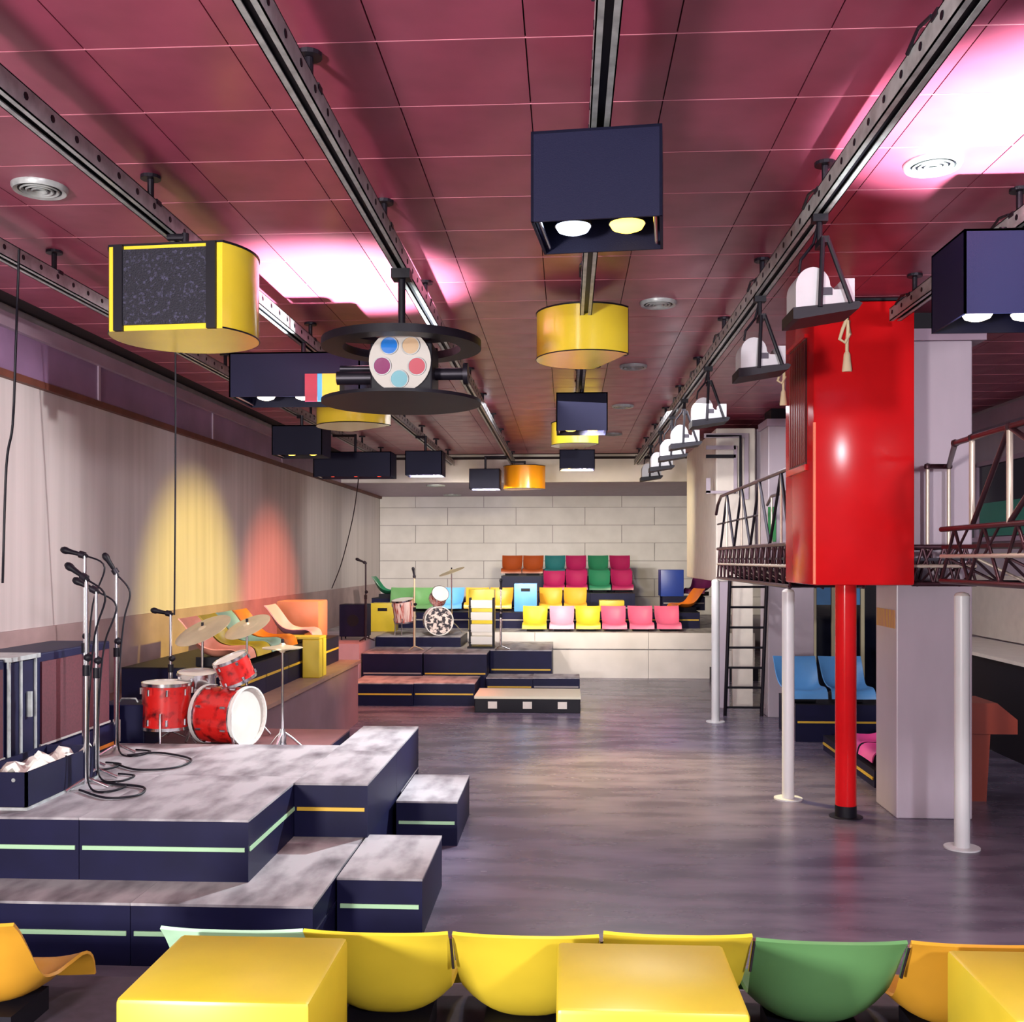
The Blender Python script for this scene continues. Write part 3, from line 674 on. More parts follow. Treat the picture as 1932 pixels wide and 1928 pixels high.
# ------------------------------------------------------------ SHELL CHAIRS
CT = [((.265, .455), .236, .012), ((.235, .40), .234, .03), ((.19, .30), .230, .055), ((.13, .19), .222, .075), ((.05, .115), .214, .085), ((-.06, .09), .212, .08),
      ((-.17, .11), .216, .06), ((-.26, .135), .224, .035), ((-.315, .115), .230, .018), ((-.338, .05), .232, .01)]
def cr(a, b, c, d, t):
    return 0.5 * ((2 * b) + (-a + c) * t + (2 * a - 5 * b + 4 * c - d) * t * t + (-a + 3 * b - 3 * c + d) * t ** 3)
def chair_fn():
    flat = [(p[0][0], p[0][1], p[1], p[2]) for p in CT]
    def at(u):
        x = u * (len(flat) - 1); i = min(int(x), len(flat) - 2); f = x - i
        g = lambda k: flat[max(0, min(len(flat) - 1, k))]
        return [cr(g(i - 1)[q], g(i)[q], g(i + 1)[q], g(i + 2)[q], f) for q in range(4)]
    def fn(u, v):
        s = v * 2 - 1
        y, z, w, k = at(u)
        y2, z2, _, _ = at(min(1, u + 0.01)); y1, z1, _, _ = at(max(0, u - 0.01))
        t = Vector((0, y2 - y1, z2 - z1)).normalized(); n = Vector((0, t.z, -t.y))
        if n.z < 0 and u > 0.4: n = -n
        if u <= 0.4: n = Vector((0, -abs(t.z), abs(t.y)))
        e = abs(s) ** 2.6
        return Vector((w * s, y, z)) + n * k * e
    return fn
def shell_mesh(name, m, th=0.012):
    b = B(); f = chair_fn(); b.grid(f, 26, 14)
    me = b.mesh(name, m)
    bm = bmesh.new(); bm.from_mesh(me)
    bmesh.ops.solidify(bm, geom=bm.faces[:], thickness=th)
    bmesh.ops.recalc_face_normals(bm, faces=bm.faces)
    bm.to_mesh(me); bm.free()
    for p in me.polygons: p.use_smooth = True
    me.set_sharp_from_angle(angle=math.radians(50))
    return me
shells = {}
base_me = B().box(-0.15, 0.15, -0.14, 0.12, 0.0, 0.085).mesh('chair_base', M_black)
rim_me = B().tube([(-0.236, 0.256, 0.462), (0, 0.272, 0.458), (0.236, 0.256, 0.462)], 0.009, 8).mesh('back_rim', M_white)
def chair(colr, loc, rz, label, group, sc_=1.0):
    if colr not in shells: shells[colr] = shell_mesh('seat_shell_' + colr, plast(colr, PC[colr]))
    t = thing('shell_chair', label, 'chair', loc, rz, group)
    t.scale = (sc_, sc_, sc_)
    inst('seat_shell', shells[colr], t); inst('chair_base', base_me, t)
    return t
def table(colr, x0, x1, y0, y1, z0, z1, label, group, slot=None, name='table_box', bevel=0.015):
    t = thing(name, label, 'table', ((x0 + x1) / 2, (y0 + y1) / 2, z0), 0, group)
    hx, hy, h = (x1 - x0) / 2, (y1 - y0) / 2, z1 - z0
    m = plast(colr, PC[colr])
    B().box(-hx, hx, -hy, hy, 0.0, h).obj('box_shell', m, t, 40, bevel=bevel)
    if slot: B().box(-0.09, 0.09, -hy - 0.003, -hy + 0.01, h * slot, h * slot + 0.06).obj('hand_slot', M_black, t)
    return t
# near tier (the row the camera looks over)
riser_near = thing('seating_tier', 'black seating tier under the yellow and green shell chairs', 'tier', (0, 2.85, 0))
B().box(-3.6, 3.6, -1.3, 1.22, 0, 0.47).obj('tier_body', M_navy, riser_near)
B().box(-3.6, 3.6, -1.3, 1.23, 0.47, 0.50).obj('tier_board', mat('tier_carpet', (58, 48, 62), 0.7, var=0.2, vscale=20), riser_near)
ng = 'shell chairs on the near tier'
nc = [('gold', -2.11, 'orange-yellow shell chair at the end of the near row past the empty seat space'), ('palegreen', -1.12, 'pale green shell chair behind the yellow box table with the shiny top'),
      ('yellow', -0.635, 'yellow shell chair in the near row beside the shiny-topped yellow table'), ('yellow', -0.137, 'yellow shell chair in the near row whose right half hides behind a yellow table'),
      ('yellow', 0.36, 'yellow shell chair with a raised back rim next to the green one'), ('green', 0.855, 'green shell chair in the near row'), ('gold', 1.35, 'orange-yellow shell chair next to the green chair in the near row')]
for i, (c, x, lb) in enumerate(nc):
    ch = chair(c, (x, 3.63, 0.5 + (0.012 if i == 4 else 0)), PI, lb, ng, 1.02)
    if i in (2, 3, 4, 5):
        B().tube([(-0.245, 0.25, 0.44), (-0.245, 0.2, 0.36), (-0.245, 0.17, 0.31)], 0.007, 8).obj('link_bar', M_chrome, ch, 50)
tg = 'yellow box tables in the near row'
table('yellow', -1.26, -0.71, 2.79, 3.29, 0.5, 0.975, 'big glossy yellow box table in front of the pale green chair', tg)
table('yellow', -0.03, 0.495, 2.79, 3.29, 0.5, 0.975, 'big yellow box table between the yellow chairs and the green chair', tg)
table('yellow', 1.19, 1.74, 2.79, 3.29, 0.5, 0.975, 'big yellow box table beside the green chair in the near row', tg)

# far stage rows
def srow(items, d, zb, group, rowname):
    for it in items:
        colr, l, r_, lb = it[:4]
        p = W((l + r_) / 2, 1100, d)
        chair(colr, (p.x, p.y + 0.1, zb), 0, lb, group, 1.0)
R1, R2, R3, R4 = 19.45, 20.75, 22.2, 23.4
Y_ = lambda d: d
def zrow(py, d): return W(1000, py, d).z
zs = {1: 0.84, 2: 1.16, 3: 1.49, 4: 1.83}
fg = 'coloured shell chairs on the far stage'
srow([('yellow', 985, 1033, 'yellow shell chair next to the pale pink one, front row of the far stage'), ('palepink', 1036, 1084, 'pale pink shell chair in the front row of the far stage'),
      ('yellow', 1086, 1133, 'yellow shell chair between pale pink and rose chairs on the far stage'), ('pink', 1134, 1183, 'rose pink shell chair beside a yellow chair in the far front row'),
      ('pink', 1185, 1234, 'rose pink shell chair in the middle of three in the far front row'), ('pink', 1236, 1285, 'rose pink shell chair at the very end of the far front row')], R1, zs[1], fg, '1')
srow([('green', 733, 776, 'green shell chair behind the far drum kit next to the step'), ('green', 777, 820, 'green shell chair right behind the far drum kit'), ('blue', 830, 873, 'blue shell chair behind the far cymbal stand'),
      ('gold', 876, 921, 'golden yellow shell chair behind the white rack'), ('gold', 923, 967, 'golden yellow shell chair beside the blue slotted box'), ('gold', 1017, 1061, 'golden yellow shell chair right of the blue slotted box'),
      ('gold', 1063, 1108, 'golden yellow shell chair at the end of the second far row')], R2, zs[2], fg, '2')
srow([('magenta', 1025, 1066, 'magenta shell chair at the inner end of the third far row'), ('magenta', 1067, 1109, 'magenta shell chair next to green in the third far row'), ('darkgreen', 1111, 1152, 'green shell chair in the third far row'),
      ('magenta', 1153, 1195, 'magenta shell chair at the outer end of the third far row')], R3, zs[3], fg, '3')
srow([('brown', 946, 985, 'brown shell chair at the end of the top far row'), ('brown', 986, 1025, 'brown shell chair next to the teal chair in the top far row'), ('teal', 1028, 1066, 'teal shell chair in the top far row'),
      ('magenta', 1067, 1107, 'magenta shell chair between teal and green in the top far row'), ('darkgreen', 1109, 1149, 'green shell chair in the top far row'), ('magenta', 1150, 1191, 'magenta shell chair closing the top far row')], R4, zs[4], fg, '4')
def ftable(colr, l, r_, d, z0, top, lb, slot=None, dep=0.42):
    a = W(l, top, d); b_ = W(r_, top, d); y = (a.y + b_.y) / 2
    table(colr, a.x, b_.x, y, y + dep, z0, a.z, lb, 'coloured box tables on the far stage', slot, bevel=0.008)
ftable('yellow', 698, 745, 19.25, 0.84, 1138, 'yellow box table with hand slot beside the far drum kit', 0.72)
ftable('yellow', 884, 932, 19.3, 0.84, 1112, 'tall yellow box table behind the white rack')
ftable('blue', 970, 1013, 20.35, 1.16, 1101, 'light blue box table with dark hand slot in the second far row', 0.72)
ftable('yellow', 1131, 1178, 20.4, 1.16, 1133, 'low yellow box table peeking over the rose pink chairs')
ftable('royal', 1247, 1290, 20.9, 1.44, 1075, 'dark blue box table beside the white cabin on the far stage', dep=0.6)
# black risers of the far tiers
def frow(l, r_, d, z0, z1, dep, n, lb, sm=None):
    a = W(l, 1100, d); b_ = W(r_, 1100, d); y = (a.y + b_.y) / 2
    for i in range(n):
        x0 = a.x + (b_.x - a.x) * i / n; x1 = a.x + (b_.x - a.x) * (i + 1) / n
        riser(x0, x1, y, y + dep, z0, z1, lb[i], [('f', sm)] if sm else [], 'black tier risers on the far stage', M_black, 'riser', 'tier_riser')
frow(700, 1125, 20.15, 0.84, 1.16, 1.3, 4, ['black tier riser under the green chairs behind the far drum kit', 'black tier riser under the blue and golden chairs behind the white rack', 'black tier riser under the light blue slotted box table', 'black tier riser at the end of the golden chairs'], M_wht_s)
frow(1125, 1320, 20.15, 0.84, 1.16, 1.3, 2, ['black tier riser carrying the low yellow box behind the rose pink chairs', 'black tier riser under the orange sideways chair'], M_yel_s)
frow(945, 1198, 21.6, 0.84, 1.49, 1.15, 3, ['tall black tier riser left bare behind the light blue slotted box', 'tall black tier riser under the two magenta chairs of the third far row', 'tall black tier riser under the green and magenta chairs of the third far row'], M_wht_s)
frow(945, 1193, 22.85, 0.84, 1.83, 1.2, 3, ['tallest black tier riser under the two brown chairs', 'tallest black tier riser under the teal and magenta chairs', 'tallest black tier riser under the green and magenta chairs of the top far row'])
frow(700, 895, 21.6, 0.84, 1.38, 0.8, 2, ['black tier riser under the dark green sideways chair', 'black tier riser behind the blue chair and the far cymbal'])
frow(1250, 1330, 20.85, 1.16, 1.44, 0.6, 1, ['black tier riser under the dark blue box table'], M_wht_s)
p = W(722, 1100, 20.9); chair('darkgreen', (p.x - 0.1, p.y + 0.9, 1.38), PI / 2, 'dark green shell chair seen sideways at the block wall', fg)
p = W(1288, 1130, 20.3); chair('orange', (p.x + 0.1, p.y + 0.05, 1.16), -PI / 2 + 0.35, 'orange shell chair seen sideways by the white cabin', fg)
p = W(1312, 1100, 21.0); chair('plum', (p.x + 0.14, p.y + 0.35, 1.44), -0.5, 'plum shell chair next to the dark blue box table', fg)

# left ledge: risers, chairs, tables
lg = 'black ledge risers along the side wall'
lys = [9.45, 10.28, 11.11, 11.94, 12.77, 13.6]
for i in range(5):
    riser(-4.2, -3.06, lys[i], lys[i + 1], 0.84, 1.18, ['black ledge riser under the peach and yellow chairs', 'black ledge riser under the yellow chairs', 'black ledge riser beside the narrow yellow table', 'black ledge riser under the pale pink chair', 'black ledge riser under the salmon table'][i], [('r', M_yel_s)], lg, M_black)
cg = 'shell chairs on the side ledge'
for c, y, lb in (('peach', 9.75, 'peach shell chair at the end of the side ledge by the drum kit'), ('yellow', 10.28, 'yellow shell chair behind the tom drum on the side ledge'), ('palegreen', 10.8, 'pale green shell chair on the side ledge beside the yellow one'),
                 ('orange', 11.32, 'orange shell chair on the side ledge behind the hi-hat'), ('palepink', 12.5, 'pale pink shell chair on the side ledge past the narrow yellow table')):
    chair(c, (-3.42, y, 1.18), PI / 2, lb, cg, 1.0)
t = thing('narrow_table', 'narrow yellow table panel standing on the side ledge', 'table', (-2.93, 11.75, 0.84))
B().box(-0.1, 0.1, -0.16, -0.02, 0, 0.44).obj('panel', plast('yellow', PC['yellow']), t, bevel=0.008)
B().box(-0.1, 0.1, 0.03, 0.17, 0, 0.44).obj('panel', plast('yellow', PC['yellow']), t, bevel=0.008)
B().box(-0.4, 0.1, -0.16, 0.17, 0.44, 0.47).obj('table_top', plast('yellow', PC['yellow']), t, bevel=0.008)
t = table('salmon', -3.75, -3.2, 13.05, 13.55, 1.18, 1.66, 'tall salmon box table standing on the end of the side ledge', None)
# dark cabinet in the stage corner
a = W(640, 1200, 17.2); b_ = W(692, 1200, 17.2)
t = thing('dark_cabinet', 'dark navy cabinet on thin legs in the corner of the far stage', 'cabinet', ((a.x + b_.x) / 2, a.y + 0.2, 0.84))
hx = (b_.x - a.x) / 2
B().box(-hx, hx, -0.2, 0.2, 0.06, 0.6).obj('cabinet_body', M_navy, t, bevel=0.01)
for sx in (-1, 1):
    for sy in (-1, 1): B().cyl((sx * (hx - 0.03), sy * 0.16, 0), (sx * (hx - 0.03), sy * 0.16, 0.07), 0.012, 8).obj('leg', M_raild, t)
B().cyl((0, -0.205, 0.33), (0, -0.2, 0.33), 0.1, 20).obj('speaker_cone', M_black, t)

# right-hand seating behind the pillar
riser(2.75, 3.9, 12.5, 13.5, 0, 0.46, 'black riser under the light blue chairs between the pillars', [('f', M_yel_s)], None, M_black, 'riser', 'bench_riser')
for px_, lb in ((1506, 'light blue shell chair beside the far pillar'), (1592, 'light blue shell chair half behind the red post')):
    p = W(px_, 1300, 12.75); chair('blue', (p.x, 12.88, 0.46), 0, lb, 'light blue shell chairs between the pillars', 1.12)
riser(2.95, 3.7, 10.02, 12.0, 0, 0.17, 'black riser with orange strip under the hot pink chairs', [], None, M_black, 'riser', 'bench_riser')
B().box(-0.385, -0.373, -0.96, 0.96, 0.07, 0.095).obj('edge_strip', M_yel_s, bpy.data.objects[[o.name for o in bpy.data.objects if o.get('label') == 'black riser with orange strip under the hot pink chairs'][0]])
for y, lb in ((10.35, 'hot pink shell chair against the broad pillar'), (10.9, 'hot pink shell chair seen past the red post')):
    chair('hotpink', (3.3, y, 0.17), -PI / 2, lb, 'hot pink shell chairs behind the pillar', 1.0)
p = Wz(1815, 1505, 0)
t = thing('pedestal_table', 'red-brown pedestal table with chamfered top behind the broad pillar', 'table', (p.x, p.y + 0.06, 0))
mb = plast('redbrown', (132, 48, 30), 0.4)
B().prism([(-0.14, 0.0), (0.165, 0.0), (0.2, 0.62), (-0.17, 0.62)], -0.2, 0.2, 'y').obj('pedestal', mb, t)
B().prism([(-0.42, 0.62), (0.42, 0.62), (0.42, 0.75), (0.24, 0.90), (-0.24, 0.90), (-0.42, 0.75)], -0.25, 0.25, 'y').obj('table_top', mb, t)
t = thing('bar_counter', 'long black bar counter with pale top edge along the glazed side', 'counter', (5.3, 11.6, 0))
B().box(-0.42, 0.5, -3.2, 3.2, 0, 1.06).obj('counter_body', M_black, t)
B().box(-0.48, 0.5, -3.25, 3.25, 1.06, 1.10).obj('counter_top', M_cream, t)

# ------------------------------------------------------------ MUSIC GEAR
def drum(parent, name, p, axis, r, h, m, head=M_head, lugs=6):
    """drum with hoops, heads and lugs; p = centre, axis = unit vector"""
    ax = Vector(axis).normalized(); q = ax.to_track_quat('Z', 'X').to_matrix().to_4x4()
    p = Vector(p)
    s = B().lathe([(r, -h / 2), (r, h / 2)], 32, p, q, False).obj(name, m, parent, 40)
    for sg in (-1, 1):
        z0 = sg * h / 2
        B().lathe([(r * 1.02, z0 - 0.012), (r * 1.045, z0 - 0.012), (r * 1.045, z0 + 0.014), (r * 1.0, z0 + 0.014), (r * 1.02, z0 - 0.012)], 32, p, q).obj('hoop', M_chrome, s, 40)
        B().lathe([(0.001, z0 + sg * 0.004), (r * 1.01, z0 + sg * 0.002)], 32, p, q).obj('drum_head', head, s)
    for i in range(lugs):
        a = 2 * PI * (i + 0.5) / lugs
        for sg in (-1, 1):
            c = q @ Vector((math.cos(a) * (r + 0.008), math.sin(a) * (r + 0.008), sg * h * 0.34))
            B().cyl(p + c - ax * h * 0.07, p + c + ax * h * 0.07, 0.012, 8).obj('lug', M_chrome, s)
    return s
def cymbal(parent, p, r, tilt, m=M_brass):
    q = Matrix.Rotation(tilt[0], 4, 'X') @ Matrix.Rotation(tilt[1], 4, 'Y')
    c = B().lathe([(0.001, 0.03), (r * 0.12, 0.026), (r * 0.18, 0.008), (r * 0.6, 0.0), (r, -0.012), (r, -0.015), (r * 0.6, -0.003), (0.001, 0.02)], 36, p, q).obj('cymbal', m, parent, 50)
    B().cyl(Vector(p) + Vector((0, 0, 0.02)), Vector(p) + Vector((0, 0, 0.06)), 0.012, 8).obj('wing_nut', M_black, c)
    return c
def smooth_path(pts, n=6):
    pts = [Vector(p) for p in pts]; out = []
    g = lambda k: pts[max(0, min(len(pts) - 1, k))]
    for i in range(len(pts) - 1):
        for k in range(n): out.append(Vector([cr(g(i - 1)[q], g(i)[q], g(i + 1)[q], g(i + 2)[q], k / n) for q in range(3)]))
    return out + [pts[-1]]
def tripod(parent, x, y, z, r=0.25, h=0.2, m=M_chrome, n=3, ph=0.4):
    for i in range(n):
        a = ph + 2 * PI * i / n
        B().tube([(x, y, z + h), (x + math.cos(a) * r * 0.5, y + math.sin(a) * r * 0.5, z + h * 0.6), (x + math.cos(a) * r, y + math.sin(a) * r, z + 0.012)], 0.011, 8).obj('tripod_leg', m, parent, 50)
KZ = 0.64
KD = 8.62
def kp(px, py, d=KD): return W(px, py, d)
kr = kp(400, 1404)
# red kit: every stand and drum a thing
def L(v, t): return Vector(v) - Vector(t.location)
p = kp(314, 1330, 8.55); t = thing('floor_tom', 'red pearl floor tom drum on chrome legs beside the bass drum', 'drum', (p.x, p.y, KZ), 0, 'drums of the red kit')
rr = 44 * 8.55 / F
drum(t, 'drum_shell', (0, 0, p.z - KZ), (0.02, 0, 1), rr, 0.36, M_drum, lugs=8)
for i in range(3):
    a = -PI / 2 + i * 2 * PI / 3 + 0.15; B().tube([(math.cos(a) * (rr + 0.02), math.sin(a) * (rr + 0.02), 0.3), (math.cos(a) * (rr + 0.02), math.sin(a) * (rr + 0.02), 0.05), (math.cos(a) * (rr + 0.05), math.sin(a) * (rr + 0.05), 0.0)], 0.01, 8).obj('leg', M_chrome, t, 50)
p = kp(430, 1356, 8.6); t = thing('bass_drum', 'red pearl bass drum lying on its side with a white head', 'drum', (p.x, p.y, KZ), 0, 'drums of the red kit')
rb = 0.235; ax = Vector((0.93, -0.32, 0)).normalized()
sh = drum(t, 'drum_shell', (0, 0, rb * 1.08), ax, rb, 0.36, M_drum, M_head, 8)
for sg in (-1, 1):
    q = ax.to_track_quat('Z', 'X').to_matrix().to_4x4()
    B().lathe([(rb * 1.0, sg * 0.185), (rb * 1.06, sg * 0.185), (rb * 1.06, sg * 0.215), (rb * 1.0, sg * 0.215), (rb * 1.0, sg * 0.185)], 36, (0, 0, rb * 1.08), q).obj('wood_hoop', M_white, sh, 40)
for sx in (-1, 1): B().cyl((0.08, sx * 0.2, 0.2), (0.16, sx * 0.3, 0.0), 0.01, 8).obj('spur', M_chrome, t)
p = kp(443, 1263, 8.6); t = thing('tom_drum', 'red pearl tom drum tilted above the bass drum', 'drum', (p.x, p.y, KZ + rb * 2 + 0.03), 0, 'drums of the red kit')
drum(t, 'drum_shell', (0, 0, p.z - KZ - rb * 2 - 0.03), (-0.33, -0.22, 0.92), 0.145, 0.2, M_drum, lugs=6)
B().cyl((-0.02, 0.0, 0), (-0.02, 0, p.z - KZ - rb * 2 - 0.1), 0.012, 8).cyl((0.1, 0, 0), (0.1, 0, p.z - KZ - rb * 2 - 0.1), 0.01, 8).obj('mount_rod', M_chrome, t)
p = kp(372, 1283, 8.85); t = thing('snare_drum', 'chrome snare drum with white head between floor tom and tom', 'drum', (p.x, p.y, KZ), 0, 'drums of the red kit')
drum(t, 'drum_shell', (0, 0, p.z - KZ), (0.05, -0.1, 1), 0.16, 0.12, M_chrome, lugs=8)
B().cyl((0, 0, 0.18), (0, 0, p.z - KZ - 0.07), 0.013, 8).obj('stand_pole', M_chrome, t); tripod(t, 0, 0, 0, 0.2, 0.2)
def cymstand(px, py, d, r, tilt, label, zfloor, group, arm=0, pm=M_chrome, cm=M_brass):
    p = kp(px, py, d)
    t = thing('cymbal_stand', label, 'cymbal stand', (p.x + arm, p.y, zfloor), 0, group)
    B().cyl((0, 0, 0.15), (0, 0, p.z - zfloor - (0.12 if arm else 0)), 0.011, 8).obj('stand_pole', pm, t)
    if arm: B().cyl((0, 0, p.z - zfloor - 0.14), (-arm, 0, p.z - zfloor), 0.008, 8).obj('boom_arm', pm, t)
    tripod(t, 0, 0, 0, 0.2, 0.22, pm); cymbal(t, (-arm, 0, p.z - zfloor), r, tilt, cm)
    return t
cymstand(382, 1187, 9.08, 0.26, (0.42, -0.3), 'large brass cymbal tilted above the red floor tom', KZ, 'cymbals of the red kit')
cymstand(466, 1180, 9.0, 0.21, (0.42, -0.28), 'brass cymbal tilted high behind the red tom drum', KZ, 'cymbals of the red kit')
p = kp(533, 1222, 8.45); t = thing('hi_hat_stand', 'hi-hat stand with flat paired cymbals beside the bass drum', 'cymbal stand', (p.x, p.y, KZ))
B().cyl((0, 0, 0.14), (0, 0, p.z - KZ + 0.06), 0.011, 8).obj('stand_pole', M_chrome, t)
cymbal(t, (0, 0, p.z - KZ + 0.012), 0.165, (0.02, 0.0)); cymbal(t, (0, 0, p.z - KZ - 0.012), 0.165, (PI, 0.0))
B().lathe([(0.02, 0.16), (0.035, 0.1), (0.03, 0.05), (0.045, 0.0)], 14).obj('foot', M_chrome, t, 50); tripod(t, 0, 0, 0, 0.15, 0.14)

# microphone stands
def micstand(px, pyb, py_top, d, zf, label, mic=None, group='microphone stands on the stage', pm=M_chrome, boom=None, base='tripod', cable=True):
    pb = W(px, pyb, d); top = W(px, py_top, d)
    t = thing('microphone_stand', label, 'microphone stand', (pb.x, pb.y, zf), 0, group)
    H = top.z - zf; hm = H * 0.56
    B().cyl((0, 0, 0.06), (0, 0, hm), 0.02, 12).obj('lower_tube', pm, t, 50)
    B().cyl((0, 0, hm), (0, 0, H), 0.013, 10).obj('upper_tube', pm, t, 50)
    B().cyl((0, 0, hm - 0.03), (0, 0, hm + 0.04), 0.024, 12).lathe([(0.001, -0.03), (0.026, -0.015), (0.03, 0.0), (0.026, 0.015), (0.001, 0.03)], 12, (0.012, 0, hm + 0.09)).obj('clutch', M_black, t, 50)
    if base == 'tripod': tripod(t, 0, 0, 0, 0.15, 0.07, pm, ph=0)
    if boom:
        a = Vector((0, 0, H)); b_ = Vector(boom)
        B().cyl(a - b_ * 0.25, a + b_, 0.009, 8).obj('boom_arm', M_raild, t, 50)
        a = a + b_
    else: a = Vector((0, 0, H))
    if mic:
        dv = Vector(mic).normalized(); q = dv.to_track_quat('Z', 'X').to_matrix().to_4x4()
        m = B().lathe([(0.001, -0.02), (0.012, -0.02), (0.017, 0.08), (0.02, 0.12), (0.026, 0.14), (0.026, 0.16), (0.016, 0.18), (0.001, 0.185)], 14, a, q).obj('microphone', M_black, t, 50)
        B().lathe([(0.02, 0.0), (0.026, 0.0), (0.026, 0.04), (0.02, 0.04)], 12, a, q).obj('mic_clip', M_raild, m, 50)
        if cable:
            pts = [a - dv * 0.02, a - dv * 0.1 + Vector((0.05, 0, -0.06)), a + Vector((0.06, 0, -0.35)), Vector((0.03, -0.01, hm * 0.9)), Vector((0.02, -0.02, 0.3)), Vector((0.05, -0.06, 0.03)), Vector((0.2, -0.12, 0.01)), Vector((0.24, 0.06, 0.01)), Vector((0.1, 0.12, 0.01))]
            B().tube(smooth_path(pts), 0.007, 6).obj('cable', M_black, t, 60)
    return t
micstand(163, 1478, 1092, 6.7, Z2, 'chrome microphone stand with a mic angled sharply upward', (-0.55, 0.1, 0.35))
t = micstand(182, 1462, 1115, 7.0, Z2, 'chrome microphone stand with a side arm tilting left', (-0.5, 0, 0.25))
micstand(160, 1440, 1048, 7.4, Z2, 'tallest chrome microphone stand with a boom pointing to the side wall', (-0.7, 0.0, 0.18))
micstand(220, 1412, 1082, 7.9, Z2, 'chrome microphone stand standing apart near the drum kit', (-0.25, -0.1, 0.45))
micstand(322, 1400, 1158, 8.9, KZ, 'overhead stand with a small clamp rising behind the floor tom', (-0.8, 0.05, 0.15), pm=M_chrome, cable=False)

# cabinets by the left wall
ft = thing('loudspeaker_base', 'long black plinth with orange strip under the maroon speaker cabinets', 'plinth', (-3.94, 6.95, Z2))
B().box(-0.28, 0.32, -1.25, 1.1, 0, 0.19).obj('plinth_body', M_navy, ft)
B().box(0.32, 0.328, -1.2, 1.05, 0.02, 0.045).obj('edge_strip', mat('strip_orange', (214, 130, 40), 0.5), ft)
for y0, y1, lb in ((6.85, 7.98, 'large black speaker cabinet with maroon grille cloth beside the mic stands'), (5.75, 6.45, 'black speaker cabinet with maroon grille cloth behind the open case')):
    t = thing('speaker_cabinet', lb, 'speaker cabinet', (-3.9, (y0 + y1) / 2, Z2 + 0.19), 0, 'maroon speaker cabinets')
    h = (y1 - y0) / 2
    B().box(-0.22, 0.26, -h, h, 0, 0.66).obj('cabinet_body', M_navy, t, bevel=0.01)
    B().box(0.26, 0.272, -h + 0.05, h - 0.04, 0.03, 0.60).obj('grille_cloth', M_maroon, t)
    B().box(0.26, 0.275, -h + 0.03, h - 0.02, 0.015, 0.03).obj('bottom_trim', M_wht_s, t)
t = thing('flight_case', 'tall narrow dark blue flight case with metal edges between the maroon cabinets', 'flight case', (-3.93, 6.64, Z2 + 0.19))
B().box(-0.2, 0.3, -0.17, 0.17, 0, 0.64).obj('case_body', M_navy, t, bevel=0.008)
for y in (-0.165, -0.02, 0.165): B().box(0.296, 0.312, y - 0.01, y + 0.01, 0, 0.64).obj('metal_edge', M_rail, t)
B().box(0.3, 0.33, 0.06, 0.085, 0.25, 0.42).obj('handle', M_rail, t)
B().box(-0.22, 0.33, -0.18, 0.19, 0.64, 0.67).obj('lid', M_rail, t)
# dark amplifier by the floor tom
p = W(243, 1330, 8.6)
t = thing('guitar_amplifier', 'dark blue amplifier with a pale control plate beside the floor tom', 'amplifier', (p.x, p.y, KZ))
B().box(-0.2, 0.2, -0.16, 0.16, 0, 0.36).obj('amp_body', M_navy, t, bevel=0.01)
B().box(-0.06, 0.0, -0.17, -0.16, 0.06, 0.24).obj('control_plate', M_cream, t)
B().tube([(-0.08, 0, 0.36), (-0.06, 0, 0.39), (0.06, 0, 0.39), (0.08, 0, 0.36)], 0.008, 8).obj('carry_handle', M_rail, t, 50)
# open case with packing
a = Wz(-30, 1528, Z2); b_ = Wz(53, 1528, Z2)
t = thing('open_case', 'open dark blue case full of crumpled white packing on the platform', 'case', ((a.x + b_.x) / 2 - 0.05, a.y + 0.46, Z2))
hx = (b_.x - a.x) / 2 + 0.05; hy = 0.46; hh = 0.225
B().box(-hx, hx, -hy, -hy + 0.015, 0, hh).box(-hx, hx, hy - 0.015, hy, 0, hh).box(-hx, -hx + 0.015, -hy, hy, 0, hh).box(hx - 0.015, hx, -hy, hy, 0, hh).box(-hx, hx, -hy, hy, 0, 0.02).obj('case_body', M_navy, t)
B().box(-hx - 0.004, hx + 0.004, -hy - 0.006, -hy, 0, 0.018).box(hx, hx + 0.006, -hy, hy, 0, 0.018).obj('bottom_edge', M_rail, t)
for x in (-0.1, 0.0, 0.1): B().cyl((x, -hy - 0.004, 0.18), (x, -hy, 0.18), 0.012, 10).obj('rivet', M_rail, t)
def fl(u, v):
    x = -hx + 0.02 + u * (2 * hx - 0.04); y = -hy + 0.02 + v * (2 * hy - 0.04)
    return Vector((x, y, 0.16 + 0.05 * math.sin(11 * u + 7 * v) * math.sin(9 * v + 2) + random.uniform(0, 0.05)))
tag(B().grid(fl, 12, 16).obj('packing', M_fluff, t, 30), kind='stuff')
# cables on the platform
for k, (pts, lb) in enumerate((([(215, 1440), (260, 1452), (330, 1448), (360, 1432), (300, 1420), (240, 1425)], 'black cable looped on the platform near the lone mic stand'), ([(150, 1490), (200, 1505), (260, 1500), (270, 1485), (210, 1478), (150, 1470)], 'black cable coiled at the mic stand feet'))):
    c = [Wz(a, b_, Z2 + 0.012) for a, b_ in pts]
    o = B().tube(smooth_path(c), 0.008, 6).obj('floor_cable', M_black, None, 60); tag(o, lb, 'cable', 'cables on the platform')
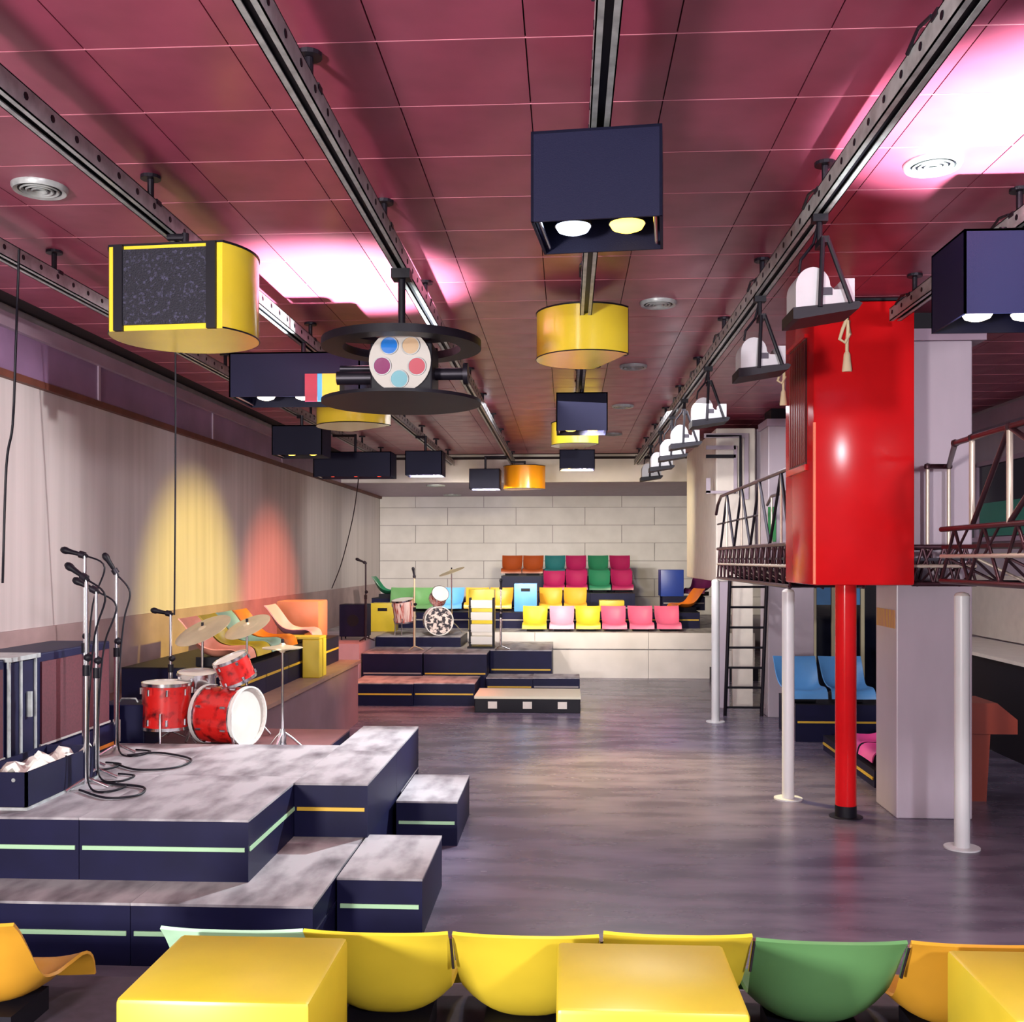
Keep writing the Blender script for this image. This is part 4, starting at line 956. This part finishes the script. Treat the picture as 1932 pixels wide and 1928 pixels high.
# far kit
FZ = 0.86
FD = 18.1
def fp(px, py, d=FD): return W(px, py, d)
p = fp(826, 1172); t = thing('bass_drum', 'far bass drum with a dark mottled printed head facing the hall', 'drum', (p.x, p.y, FZ), 0, 'drums of the far kit')
rf = 0.24
drum(t, 'drum_shell', (0, 0, rf * 1.08), (-0.25, 1, 0), rf, 0.34, M_drumw, M_headp, 8)
q = Vector((-0.25, 1, 0)).normalized().to_track_quat('Z', 'X').to_matrix().to_4x4()
B().lathe([(rf, -0.2), (rf * 1.07, -0.2), (rf * 1.07, -0.17), (rf, -0.17), (rf, -0.2)], 32, (0, 0, rf * 1.08), q).obj('wood_hoop', M_white, t, 40)
p = fp(762, 1152); t = thing('floor_tom', 'peach striped floor tom left of the far bass drum', 'drum', (p.x, p.y, FZ), 0, 'drums of the far kit')
drum(t, 'drum_shell', (0, 0, p.z - FZ), (-0.1, -0.15, 1), 0.19, 0.38, M_drumw)
for i in range(3):
    a = 0.5 + i * 2 * PI / 3; B().cyl((math.cos(a) * 0.21, math.sin(a) * 0.21, 0.0), (math.cos(a) * 0.2, math.sin(a) * 0.2, 0.25), 0.01, 8).obj('leg', M_chrome, t)
p = fp(828, 1125); t = thing('tom_drum', 'small peach tom drum tilted above the far bass drum', 'drum', (p.x, p.y, FZ + rf * 2 + 0.02), 0, 'drums of the far kit')
hz_ = p.z - FZ - rf * 2 - 0.02
drum(t, 'drum_shell', (0, 0, hz_), (0.35, -0.8, 0.5), 0.15, 0.2, M_drumw)
B().cyl((0, 0.05, 0.0), (0, 0.05, hz_), 0.012, 8).obj('mount_rod', M_chrome, t)
cymstand(852, 1077, 18.5, 0.245, (0.15, -0.32), 'tilted brass cymbal on a thin stand above the far kit', FZ, 'cymbals of the far kit')
micstand(782, 1226, 1090, 17.1, 0.68, 'thin brass-coloured microphone stand in front of the far drum kit', (-0.15, 0, 1), pm=M_brass, cable=False)
micstand(945, 1222, 1112, 17.2, 0.68, 'thin microphone stand beside the white rack', (0, 0, 1), pm=M_chrome, cable=False)
micstand(690, 1200, 1062, 17.0, 0.84, 'dark microphone stand with boom in the stage corner', (-0.7, 0, 0.3), pm=M_raild, cable=False)
# white rack
p = W(908, 1214, 17.4)
t = thing('panel_rack', 'black rack with four white panels beside the far drum kit', 'rack', (p.x, p.y + 0.15, 0.68))
for sx in (-1, 1): B().box(sx * 0.2 - 0.015, sx * 0.2 + 0.015, -0.1, 0.1, 0, 0.86).obj('side_frame', M_black, t)
B().box(-0.24, 0.22, -0.14, 0.14, 0, 0.03).obj('base', M_black, t)
for i in range(4):
    z = 0.07 + i * 0.205
    B().box(-0.185, 0.185, -0.1, 0.06, z, z + 0.135).obj('white_panel', M_white, t, bevel=0.006)
    B().cyl((-0.2, -0.12, z + 0.03), (-0.2, -0.1, z + 0.03), 0.022, 12).obj('knob', M_black, t)
# hanging wires
for pts, lb in (([(36, 470, 6.3), (30, 650, 6.35), (24, 800, 6.4), (12, 880, 6.45), (5, 1100, 6.5)], 'black cable hanging from the rail by the side wall'),
                ([(331, 660, 8.6), (331, 900, 8.75), (329, 1160, 8.9)], 'thin wire hanging down to the overhead stand behind the floor tom'),
                ([(676, 897, 15.25), (675, 915, 15.6), (665, 980, 16.4), (645, 1060, 16.6), (626, 1110, 16.8)], 'thin wire hanging near the salmon table')):
    o = B().tube(smooth_path([W(*q) for q in pts]), 0.008, 6).obj('hanging_cable', M_black, None, 60); tag(o, lb, 'cable', 'hanging cables')
